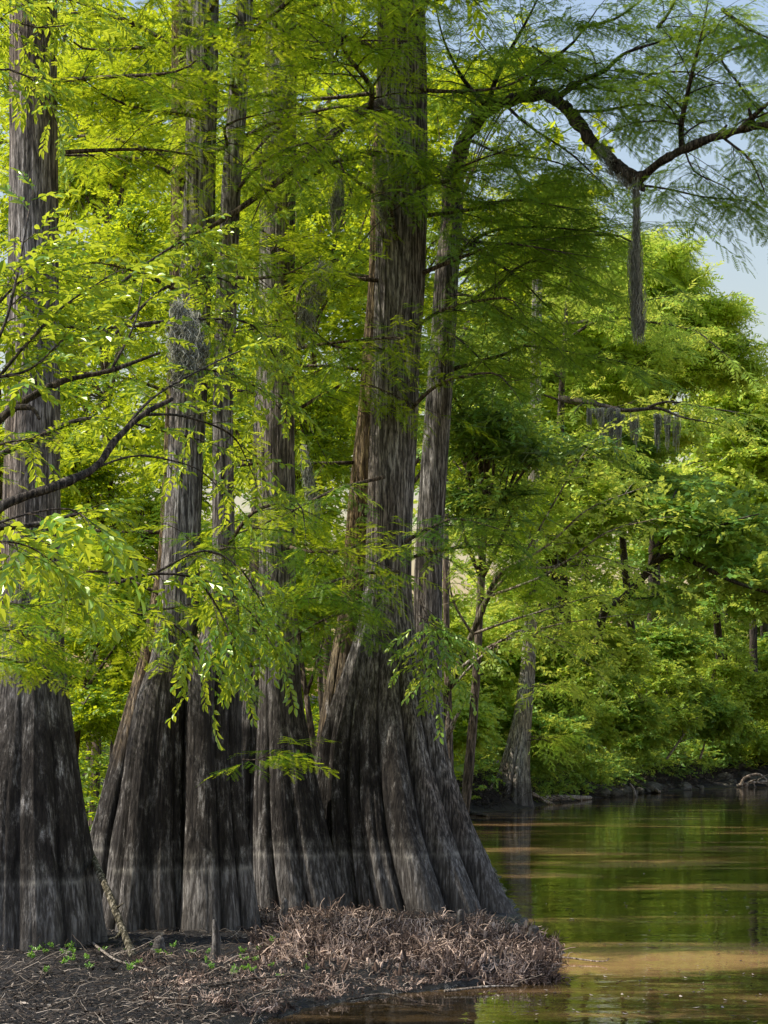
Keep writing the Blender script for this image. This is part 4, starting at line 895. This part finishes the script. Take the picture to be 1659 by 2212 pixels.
for k in range(620):
    px = 965 + rng.random() * 760; Ys = np.interp(px, [1000, 1150, 1300, 1400, 1500, 1659], [47, 51.5, 59, 65, 70, 76]); Y = Ys + 1.3 + rng.random() * 5; X = (px - CX) * Y / F
    if 1045 < px < 1160 and Y < 54: continue
    T.cluster([X, Y, float(height(X, Y)) + .1 + rng.random() * .9], .45, 10, .4)
T.flush(); tag(T.leaf.build('bank_undergrowth', L_FARD), 'low green growth spilling down the far bank', 'undergrowth', None, 'stuff')
# wood behind the far bank
T = Tree(L_FAR, BR_F, .9)
for k in range(620):
    Y = 84 + rng.random() * 6; px = 960 + rng.random() * 900; X = (px - CX) * Y / F
    top = 18 - max(0, (px - 1150)) * .0105
    T.cluster([X, Y, 1.0 + rng.random() ** 1.5 * max(4, top)], 1.3, 19, .45)
for k in range(330):
    Y = 90 + rng.random() * 40; px = 1650 + rng.random() * 1400; X = (px - CX) * Y / F
    T.cluster([X, Y, 1.0 + rng.random() * 13], 1.6, 13, .5)
T.flush(); tag(T.leaf.build('far_woodland', L_FAR), 'hazy green wood rising behind the far bank', 'woodland', None, 'stuff')
for (px, Y, py1, w_, lb) in ((1630, 77, 1250, 11, 'dark straight trunk in the hollow at the right edge'), (1570, 79, 1240, 7, 'slim dark trunk in the hollow left of the right edge trunk'), (1520, 80, 1260, 6, 'thin trunk deep in the hollow under the leaning tree'), (1215, 60, 1400, 8, 'thin straight trunk on the bank behind the far cypress')):
    X = (px - CX) * Y / F; root = thing('forest_tree', (X, Y, float(height(X, Y))), lb, 'tree', GF); mb = MB()
    a = at(px, 1650, Y); b = at(px - 6, py1 - 200, Y); zz = np.linspace(0, 1, 12)[:, None]; tube(mb, a + (b - a) * zz, np.linspace(w_, w_ * .6, 12) * Y / F, 8, .08); child(mb.build('trunk', LIMB, None, True), root)

# rocks
def rock(loc, s, label, seed):
    r = np.random.default_rng(seed)
    nu, nv = 18, 12; u = np.linspace(0, 2 * pi, nu, endpoint=False); v = np.linspace(.02, pi - .02, nv); U, Vv = np.meshgrid(u, v)
    D = np.stack([np.cos(U) * np.sin(Vv), np.sin(U) * np.sin(Vv), np.cos(Vv)], -1)
    R = np.ones(U.shape)
    for k in range(11):
        nrm_ = nrm(r.normal(size=3)); d = .62 + r.random() * .3; dp = D @ nrm_; R = np.where(dp * R > d, d / np.maximum(dp, .01), R)
    R += r.normal(size=R.shape) * .015
    V = D * R[..., None] * np.array(s); i = np.arange(nv - 1)[:, None] * nu; j = np.arange(nu)[None]; j2 = (j + 1) % nu
    Q = np.stack([i + j, i + j2, i + nu + j2, i + nu + j], -1).reshape(-1, 4)
    mb = MB(); mb.add(V.reshape(-1, 3), [Q, np.arange(nu)[None], np.arange(nu)[None, ::-1] + (nv - 1) * nu])
    o = mb.build('bank_rock', ROCK, None, False); o.location = loc; o.rotation_euler = (0, 0, r.random() * 6); tag(o, label, 'rock', 'rocks along the far bank'); return o
for k in range(58):
    t = rng.random(); px = 1190 + t * 480; py = 1735 - t * 36 - rng.random() ** 1.2 * (22 + 34 * t); Y = 57 + t * 20
    # seat on the bank slope
    lo = ground_at(px, 1727 - t * 32)
    X = (px - CX) * Y / F
    for Yc in np.arange(lo[1] - 1, lo[1] + 6, .15):
        Xc = (px - CX) * Yc / F; z = float(height(Xc, Yc))
        if z > .02 and HY + (CZ - z) * F / Yc <= py + 2: break
    s = (.14 + .3 * rng.random() ** 2); rock((Xc, Yc, z + s * .15), (s * 1.5, s, s * .75), 'rough grey brown rock set in the muddy far bank', 100 + k)

# ------------------------------------------------------------------ fallen wood
def stick(label, pts, r0, r1, mat=PALEW, name='fallen_branch', forks=0, group=None, sides=7):
    P, R = smooth_path(pts, np.linspace(r0, r1, len(pts)), .04); mb = MB(); tube(mb, P - pts[0], R, sides, .15)
    for k in range(forks):
        i = int((.3 + .6 * rng.random()) * len(P)) ; i = min(i, len(P) - 2); d = nrm(P[i + 1] - P[i]) + rng.normal(size=3) * .6
        L = .12 + rng.random() * .25; tube(mb, np.array([P[i], P[i] + d * L * .5, P[i] + d * L + rng.normal(size=3) * .03]) - pts[0], [R[i] * .6, R[i] * .4, .003], 5, .1)
    o = mb.build(name, mat, None, True); o.location = pts[0]; tag(o, label, 'branch' if name == 'fallen_branch' else 'log', group); return o
def gp(px, py, dz=0.0):
    z = 0.1
    for _ in range(4): p = ground_at(px, py, z); z = float(height(p[0], p[1]))
    p[2] = z + dz; return p
a = at(195, 1840, 16.9); b = at(232, 1925, 16.2); c = gp(288, 2068, 0)
stick('pale mottled pole leaning between the leftmost trunk and the black base', [a, b, at(262, 2000, 15.9), c], .030, .034, MOSSYW, forks=2)
GS = 'fallen sticks lying on the mud'
for i, (p, lb, r_) in enumerate((
    ([(30, 2170), (60, 2150), (85, 2128), (95, 2105)], 'curved stick at the far left of the mud', .008),
    ([(95, 2190), (150, 2172), (205, 2160)], 'thin straight stick beside the curved one on the left', .008),
    ([(200, 2050), (245, 2085), (290, 2095), (330, 2110)], 'bent bare stick below the foot of the leaning pole', .012),
    ([(450, 2135), (540, 2122), (640, 2108), (690, 2100)], 'long pale stick lying in the middle of the mud', .011),
    ([(320, 2160), (370, 2162), (420, 2158)], 'short pale stick near the bottom edge of the mud', .009),
    ([(600, 2060), (660, 2056), (740, 2050)], 'grey stick at the foot of the ribbed base', .012),
    ([(750, 2135), (830, 2128), (900, 2140), (960, 2152)], 'thin branch reaching into the water right of the mud', .010),
    ([(960, 2118), (1060, 2112), (1120, 2108)], 'pale root end poking over the water edge', .011),
    ([(1150, 2070), (1210, 2052), (1290, 2056), (1312, 2058)], 'twig lying out over the water at the bank tip', .010),
    ([(540, 2190), (560, 2165), (590, 2140)], 'stick standing out of the mud at the bottom', .009))):
    q = []
    for k, (x_, y_) in enumerate(p):
        g = ground_at(x_, y_, .1); g[2] = max(float(height(g[0], g[1])), 0) + .02 + .015 * (k % 2); q.append(g)
    stick(lb, q, r_, r_ * .5, PALEW if i % 3 else TWIG, forks=2, group=GS)
# litter of drift on the far shore
GD = 'driftwood on the far shore'
stick('long grey drift log lying along the far shore right of the far cypress', [ground_at(1150, 1738) + np.array([0, 0, .12]), ground_at(1210, 1733) + np.array([0, 0, .12]), ground_at(1275, 1727) + np.array([0, 0, .05])], .13, .06, PALEW, 'drift_log', 2, GD, 9)
stick('root tangle log at the foot of the far cypress', [ground_at(1145, 1740) + np.array([0, 0, .35]), ground_at(1170, 1738) + np.array([0, 0, .15]), ground_at(1190, 1738) + np.array([0, 0, .03])], .07, .03, PALEW, 'drift_log', 4, GD)
stick('small dark log floating in front of the cove mud', [ground_at(1012, 1757) + np.array([0, 0, .03]), ground_at(1035, 1762) + np.array([0, 0, .04]), ground_at(1055, 1765) + np.array([0, 0, .02])], .06, .03, LIMB, 'drift_log', 1, GD)
stick('pale stump poking out of the water off the far bank', [ground_at(1372, 1722), ground_at(1368, 1722) + np.array([0, 0, .25]), ground_at(1360, 1722) + np.array([0, 0, .42])], .06, .03, PALEW, 'drift_log', 1, GD)
stick('bleached log fragment at the far waterline', [ground_at(1405, 1712) + np.array([0, 0, .2]), ground_at(1425, 1714) + np.array([0, 0, .05])], .09, .05, PALEW, 'drift_log', 0, GD)
for i, (pts, lb) in enumerate((([(1600, 1698, .05), (1610, 1675, .3), (1640, 1672, .4), (1665, 1690, .1)], 'arched bleached branch in the water at the right edge'), ([(1592, 1699, .05), (1625, 1697, .15), (1670, 1695, .2)], 'low bleached log in the water at the right edge'), ([(1610, 1700, 0), (1622, 1684, .2), (1632, 1702, .0)], 'small looped branch before the bleached log'))):
    q = []
    for (x_, y_, dz) in pts: g = ground_at(x_, 1701); q.append(np.array([g[0], g[1], dz * 1.2]))
    stick(lb, q, .07, .03, PALEW, 'drift_log', 2, GD)
# bare brush on the cove bank
GB = 'bare brush branches on the cove bank'
for i, (pts, lb) in enumerate((([(1000, 1740), (1012, 1700), (1008, 1670), (1025, 1645)], 'twisted bare branch rising left of the far cypress'), ([(1015, 1745), (1040, 1720), (1065, 1700)], 'short bare stick leaning on the far cypress foot'),
    ([(990, 1740), (1030, 1748), (1062, 1752)], 'low dark stick lying on the cove mud'), ([(1440, 1640), (1475, 1590), (1510, 1545)], 'pale slanting stem rising from the far bank'), ([(1512, 1640), (1522, 1600), (1512, 1560), (1520, 1530)], 'pale crooked upright stem on the far bank'),
    ([(1180, 1690), (1205, 1650), (1212, 1600)], 'thin bare stem beside the far cypress'), ([(965, 1690), (958, 1640), (968, 1580), (990, 1540)], 'bare branch stub beside the flared base'))):
    Yb = [49, 50.5, 50, 66, 70, 57, 27][i]
    stick(lb, [at(x_, y_, Yb) for x_, y_ in pts], .045 if i < 5 else .03, .015, PALEW if i != 2 else LIMB, forks=4, group=GB)

# cypress knees
def knee(px, py, h, r_, lb):
    p = gp(px, py); mb = MB(); z = np.linspace(-.05, h, 14); R = r_ * (1.5 - .9 * (z / h)) ; R[-3:] *= [1.15, 1.05, .6]
    tube(mb, np.stack([.02 * np.sin(z * 9), .015 * np.cos(z * 7), z], -1), R, 11, .16)
    o = mb.build('cypress_knee', BARK, None, True); o.location = (p[0], p[1], p[2]); tag(o, lb, 'cypress knee', 'cypress knees on the mud')
knee(462, 2072, .33, .032, 'tall slim cypress knee standing before the split black base')
knee(340, 2060, .14, .045, 'squat cypress knee at the foot of the black base')
knee(1150, 2030, .13, .05, 'thick cypress knee near the tip of the bank')
knee(610, 1990, .22, .035, 'cypress knee at the foot of the ribbed middle base')
knee(990, 2010, .2, .04, 'cypress knee among rootlets below the widest base')

# ------------------------------------------------------------------ root mat, litter, seedlings
def strands(mb, O, D, L, th, r_, nseg=6, curl=.5, grav=-.35):
    n = len(O); cur = O.copy(); d = nrm(D)
    for k in range(nseg):
        d = nrm(d + rng.normal(size=(n, 3)) * curl * .5 + np.array([0, 0, grav]) * (k / nseg))
        nxt = cur + d * (L / nseg)[:, None]; segs(mb, cur, nxt, th * (1 - .12 * k), th * (1 - .12 * (k + 1)), r_); cur = nxt
mb = MB()
clumps = []
for k in range(470):
    px = 560 + rng.random() * 640; t = (px - 560) / 655
    if k % 4 == 0: pass
    lo_ = 2105 if px > 900 else 2085; hi_ = 1962 + 34 * t
    py = hi_ + (lo_ - hi_) * rng.random() ** .8
    g = ground_at(px, py, .08)
    if signed_dist(np.array(g[0]), np.array(g[1])) < -.12: continue
    nz = .5 + .5 * float(vnoise(g[0] * 1.0, g[1] * 1.0, 3.2)); clumps.append((g[0], g[1], max(float(height(g[0], g[1])), .0), .30 + .95 * np.clip(nz, 0, 1.1)))
for k in range(260):
    px = 300 + rng.random() * 640; py = 2075 + rng.random() * 100; g = ground_at(px, py, .08)
    if signed_dist(np.array(g[0]), np.array(g[1])) < 0: continue
    clumps.append((g[0], g[1], float(height(g[0], g[1])), .18 + .35 * rng.random() ** 2))
for k in range(14):
    px = 570 + rng.random() * 625; g = ground_at(px, 1992 + rng.random() * 85, .08); clumps.append((g[0], g[1], max(float(height(g[0], g[1])), 0), 1.05 + .45 * rng.random()))
for (x_, y_, z_, s_) in clumps:
    n = int(14 + 26 * rng.random()); a = rng.random(n) * 6.28; O = np.stack([x_ + rng.normal(size=n) * .05, y_ + rng.normal(size=n) * .05, np.full(n, z_ - .01)], -1)
    hh = (.07 + .12 * rng.random()) * s_
    D = np.stack([np.cos(a) * .55, np.sin(a) * .55, .5 + rng.random(n) * .9], -1); b_ = np.clip(rng.normal() * .26 + .5 + rng.normal(size=n) * .2, 0, 1)
    strands(mb, O, D, hh * (.5 + 1.2 * rng.random(n)), .0035 + .005 * rng.random() ** 2, b_, 5, .75, -.9 * rng.random())
for k in range(620):
    px = 540 + rng.random() * 650; g = ground_at(px, 2000 + rng.random() * 105, .08)
    if signed_dist(np.array(g[0]), np.array(g[1])) < -.05: continue
    h_ = .02 + .09 * rng.random() ** 2.5; r_ = .006 + .012 * rng.random(); z_ = max(float(height(g[0], g[1])), 0); L_ = rng.normal(size=2) * .25 * h_
    tube(mb, np.array([[g[0], g[1], z_ - .02], [g[0] + L_[0] * .6, g[1] + L_[1] * .6, z_ + h_ * .6], [g[0] + L_[0], g[1] + L_[1], z_ + h_]]), [r_ * 1.5, r_, r_ * .6], 5, .25, float(np.clip(.5 + rng.normal() * .3, 0, 1)))
tag(mb.build('root_mat', ROOTM), 'shaggy red brown mat of rootlets along the edge of the bank', 'roots', None, 'stuff')
mb = MB()
n = 15000; px = -60 + rng.random(n) * 1150; py = 1965 + rng.random(n) ** .6 * 255
Y = 1.8 * F / (py - HY); X = (px - CX) * Y / F; Z = height(X, Y); ok = (Z > .03); X, Y, Z = X[ok], Y[ok], Z[ok]; n = len(X)
a = rng.random(n) * 6.28; S = .006 + .030 * rng.random(n) ** 3.5; D = np.stack([np.cos(a), np.sin(a), rng.normal(size=n) * .25], -1); U = nrm(np.array([0, 0, 1.0]) + rng.normal(size=(n, 3)) * .35); Sd = nrm(np.cross(U, D))
O = np.stack([X, Y, Z + .006 + .01 * rng.random(n)], -1); V = np.stack([O - D * S[:, None], O + Sd * S[:, None] * .3, O + D * S[:, None], O - Sd * S[:, None] * .3], 1).reshape(-1, 3)
mb.add(V, (np.arange(n)[:, None] * 4 + np.arange(4)[None]), np.repeat(np.clip(rng.normal(size=n) * .22 + .42 + .55 * np.clip(vnoise(X, Y, 1.1), -.6, 1), 0, 1), 4))  # leaf tone rises in patches, painting spots of sun onto the litter
n = 5200; px = -60 + rng.random(n) * 1250; py = 1965 + rng.random(n) * 250; Y = 1.8 * F / (py - HY); X = (px - CX) * Y / F; Z = height(X, Y); ok = Z > .03; O = np.stack([X, Y, Z + .008], -1)[ok]; n = len(O)
a = rng.random(n) * 6.28; strands(mb, O, np.stack([np.cos(a), np.sin(a), rng.random(n) * .5], -1), .06 + .16 * rng.random(n) ** 2, .003, np.clip(rng.normal(size=n) * .25 + .5, 0, 1), 4, .5, -.3)
tag(mb.build('leaf_litter', LITTER), 'dead leaves and fine twigs strewn over the dark mud', 'leaf litter', None, 'stuff')
mb = MB(); n = 260; px = 1000 + rng.random(n) * 700; py = 1720 + rng.random(n) ** .6 * 500; Y = CZ * F / (py - HY); X = (px - CX) * Y / F; ok = signed_dist(X, Y) < -.1; X = X[ok]; Y = Y[ok]; n = len(X)
a = rng.random(n) * 6.28; D = np.stack([np.cos(a), np.sin(a), np.zeros(n)], -1); Sd = np.stack([-np.sin(a), np.cos(a), np.zeros(n)], -1); S = .01 + .02 * rng.random(n); O = np.stack([X, Y, np.full(n, .006)], -1)
mb.add(np.stack([O - D * S[:, None], O + Sd * S[:, None] * .5, O + D * S[:, None] + np.array([0, 0, .008]), O - Sd * S[:, None] * .5], 1).reshape(-1, 3), np.arange(n)[:, None] * 4 + np.arange(4)[None], np.repeat(rng.random(n), 4))
tag(mb.build('floating_leaves', LITTER), 'small dead leaves and specks floating on the water', 'leaves', None, 'stuff')
L_SEED = leaf_material('seedling_leaves', (.03, .08, .02), (.06, .14, .03), (.10, .20, .04), (.25, .42, .05), .08, .4)
T = Tree(L_SEED, [tpl_broad(6, .5, .28, 80 + i, droop=.1) for i in range(4)], .06)
for k in range(45):
    px = 60 + rng.random() * 640; py = 2045 + rng.random() * 65; g = ground_at(px, py, .1); z = float(height(g[0], g[1]))
    if z < .04: continue
    for q in range(4): T.q.append((np.array([g[0], g[1], z + .02]), nrm(np.array([rng.normal(), rng.normal(), 1.0])), nrm(rng.normal(size=3)), .025 + .03 * rng.random(), .5 + rng.normal() * .2))
T.flush(); tag(T.leaf.build('seedlings', L_SEED), 'scattered small green seedlings sprouting from the mud', 'seedlings', None, 'stuff')
# roots and brush hanging over the far bank
mb = MB(); n = 3000; t = rng.random(n); px = 975 + t * 690; Y = 48.5 + np.clip((px - 1050) / 600, 0, 1) * 28 ; X = (px - CX) * Y / F
Y2 = Y + rng.random(n) * 2.5; Z = height(X, Y2); ok = Z > .05; O = np.stack([X, Y2, Z + .02], -1)[ok]; n = len(O); a = rng.random(n) * 6.28
strands(mb, O, np.stack([np.cos(a), np.sin(a), rng.random(n) * 1.4], -1), .3 + .6 * rng.random(n), .010, np.clip(rng.normal(size=n) * .2 + .4, 0, 1), 5, .6, -.5)
tag(mb.build('bank_brush', strand_material('dead_brush', (.012, .009, .007), (.045, .034, .026), (.20, .16, .13))), 'dead brown brush and roots on the far bank above the rocks', 'brush', None, 'stuff')
tris = sum(len(o.data.polygons) for o in scn.objects if o.type == 'MESH'); print('polys', tris, 'objects', len(scn.objects))
